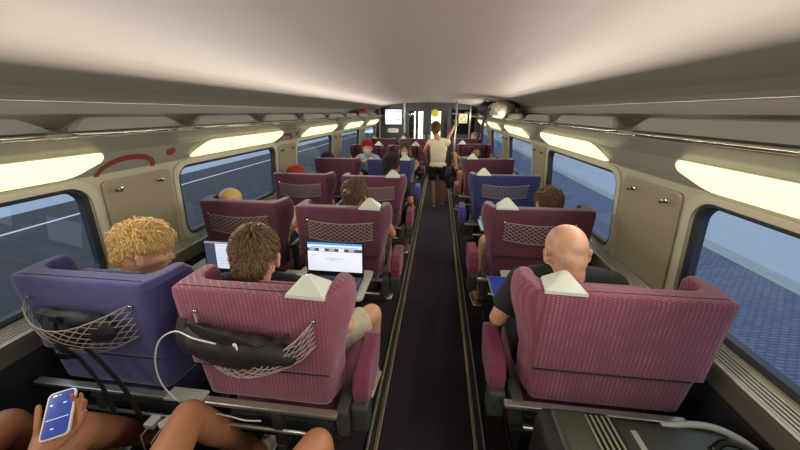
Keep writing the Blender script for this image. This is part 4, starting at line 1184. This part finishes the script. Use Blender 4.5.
# suitcase bottom right
t = thing('suitcase', 'dark olive suitcase with ribbed stripes standing behind the nearest right seat', 'suitcase', (.755, .74, 0))
b = BM(); box(b, -.34, .34, -.18, .18, .05, .715, .055, seg=4); link('case_shell', b, M_['olive'], t, True)
b = BM(); box(b, -.345, -.06, -.19, .185, .10, .728, .05, seg=4); pk = link('front_pocket', b, M_['black'], t, True)
b = BM(); box(b, -.30, -.17, -.16, .17, .60, .738, .03, seg=4); link('olive_panel', b, M_['olive'], t, True)
for k in range(5):
    x = -.175+.019*k
    b = BM(); tube(b, [(x, -.185, .60), (x, -.18, .69), (x, -.15, .731), (x, 0, .735), (x, .15, .731), (x, .18, .69), (x, .188, .60)], .0035, 6); link('piping', b, M_['rib'], t, True)
b = BM(); box(b, -.035, -.015, .04, .12, .7145, .7185, .002); link('metal_label', b, M_['slat'], t)
b = BM(); tube(b, smooth([(.10, .165, .700), (.20, .170, .716), (.28, .155, .722), (.335, .10, .720), (.355, .0, .712), (.355, -.12, .70)]), .012, 8); link('case_rim', b, M_['tray'], t, True)
b = BM(); tube(b, smooth([(.20, .08, .715), (.24, .09, .745), (.29, .06, .752), (.315, .0, .745), (.315, -.04, .712)]), .012, 8); link('carry_handle', b, M_['blackgloss'], t, True)
b = BM(); tube(b, [(-.34, -.0, .70), (-.2, .0, .737), (0, 0, .722)], .004, 5); link('zip', b, M_['blackgloss'], t)
for x in (-.27, .27):
    for y in (-.12, .12):
        b = BM(); tube(b, [(x-.012, y, .025), (x+.012, y, .025)], .025, 14); box(b, x-.02, x+.02, y-.015, y+.015, .03, .06, .004); link('wheel', b, M_['blackgloss'], t)

# rack luggage
softbag('holdall', 'pale grey holdall lying on the right luggage rack', 'bag', M_['bagpale'],
        [((.88, 4.85, 1.82), (.18, .34, .11), (0, 0, 0)), ((.83, 4.70, 1.83), (.12, .2, .085), (0, 0, .3)), ((.90, 5.1, 1.80), (.15, .25, .10), (0, 0, 0)), ((.90, 4.9, 1.785), (.12, .35, .06), (0, 0, 0))],
        [([(.78, 4.72, 1.90), (.68, 4.74, 1.80), (.64, 4.76, 1.68), (.60, 4.78, 1.52), (.545, 4.8, 1.34)], .020, (-.3, -1, 0)), ([(.72, 4.6, 1.73), (.68, 4.8, 1.71), (.69, 5.0, 1.72), (.74, 5.3, 1.71)], .010, (-1, 0, 0))], M_['black'], .012, .02)
softbag('backpack', 'black backpack behind the pale holdall on the right luggage rack', 'backpack', M_['black'],
        [((.80, 5.75, 1.84), (.15, .28, .11), (0, 0, 0)), ((.84, 5.75, 1.785), (.14, .3, .08), (0, 0, 0))], [([(.76, 5.6, 1.93), (.74, 5.75, 1.96), (.76, 5.9, 1.93)], .012, (0, 0, 1))], M_['black'], .014, .012)
softbag('duffel_bag', 'dark red duffel bag on the left luggage rack near the far end', 'bag', M_['redbag'],
        [((-1.72, 7.1, 1.775), (.11, .36, .06), (0, 0, 0)), ((-1.70, 6.8, 1.765), (.09, .2, .045), (0, 0, 0))], [([(-1.68, 6.95, 1.825), (-1.68, 7.1, 1.85), (-1.68, 7.25, 1.825)], .012, (0, 0, 1))], M_['black'], .014, .01)
b = BM(); pts = [(-.02, 0), (.05, .0), (.06, .10), (.0, .12), (-.05, .08)]
softbag('handbag', 'black bag hanging beside the standing passenger in the aisle', 'bag', M_['black'],
        [((.20, 5.80, .66), (.075, .05, .17), (0, .08, 0)), ((.22, 5.80, .52), (.06, .045, .13), (0, 0, 0))], [([(.17, 5.82, .80), (.19, 5.9, 1.0), (.22, 6.05, 1.2), (.21, 6.14, 1.33)], .010, (0, -1, 0))], M_['black'], .012, .01)

# ------------------------------------------------------------------ outside
def slab(name, x0, x1, y0, y1, z0, z1, m):
    b = BM(); box(b, x0, x1, y0, y1, z0, z1); return struct(link(name, b, m))
slab('ground_right', 1.9, 8.0, -30, 60, -2.1, -2.0, M_['paver'])
slab('ground_right_strip', 8.0, 8.55, -30, 60, -2.1, -1.99, M_['strip'])
slab('ground_right_far', 8.55, 60, -30, 90, -2.12, -2.01, M_['ground_far'])
slab('ground_left', -16.4, -2.3, -30, 60, -2.1, -2.0, M_['ground_dark'])
slab('ground_left_line', -14.1, -13.95, -30, 60, -2.1, -1.99, M_['whiteline'])
slab('ground_left_far', -60, -16.4, -30, 90, -2.12, -2.005, M_['ground_far'])

# ------------------------------------------------------------------ light
w = bpy.data.worlds.new('dusk'); sc.world = w; w.use_nodes = True
nt = w.node_tree; bg_ = nt.nodes['Background']
bg_.inputs[0].default_value = (.43, .50, .60, 1); bg_.inputs[1].default_value = 1.6

def area(name, loc, rot, sx, sy, e, col):
    l = bpy.data.lights.new(name, 'AREA'); l.shape = 'RECTANGLE'; l.size = sx; l.size_y = sy; l.energy = e; l.color = col
    o = bpy.data.objects.new(name, l); COL.objects.link(o); o.location = loc; o.rotation_euler = rot; return o
# slim fill lights added under the rack rails to brighten the coach
for side in (-1, 1):
    area('rack_fill_light', (X(side, 1.248), 5.2, 1.668), (0, radians(90)*side-radians(2)*side, 0), .018, 8.2, 40, (1, .91, .80))
    area('rack_fill_light', (X(side, 1.248), -.7, 1.668), (0, radians(90)*side-radians(2)*side, 0), .018, 3.4, 21, (1, .92, .82))

# ------------------------------------------------------------------ camera
F = 305.0; P_ = math.atan(113/F); A_ = math.atan(40*cos(P_)/F)
cam = bpy.data.cameras.new('camera'); co = bpy.data.objects.new('camera', cam); COL.objects.link(co)
cam.sensor_width = 36; cam.lens = F/800*36; cam.clip_start = .02; cam.clip_end = 300
co.location = (0, 0, 1.78); co.rotation_euler = (pi/2-P_, 0, A_)
sc.camera = co
sc.view_settings.view_transform = 'Standard'; sc.view_settings.look = 'None'; sc.view_settings.gamma = 1; sc.view_settings.exposure = .62
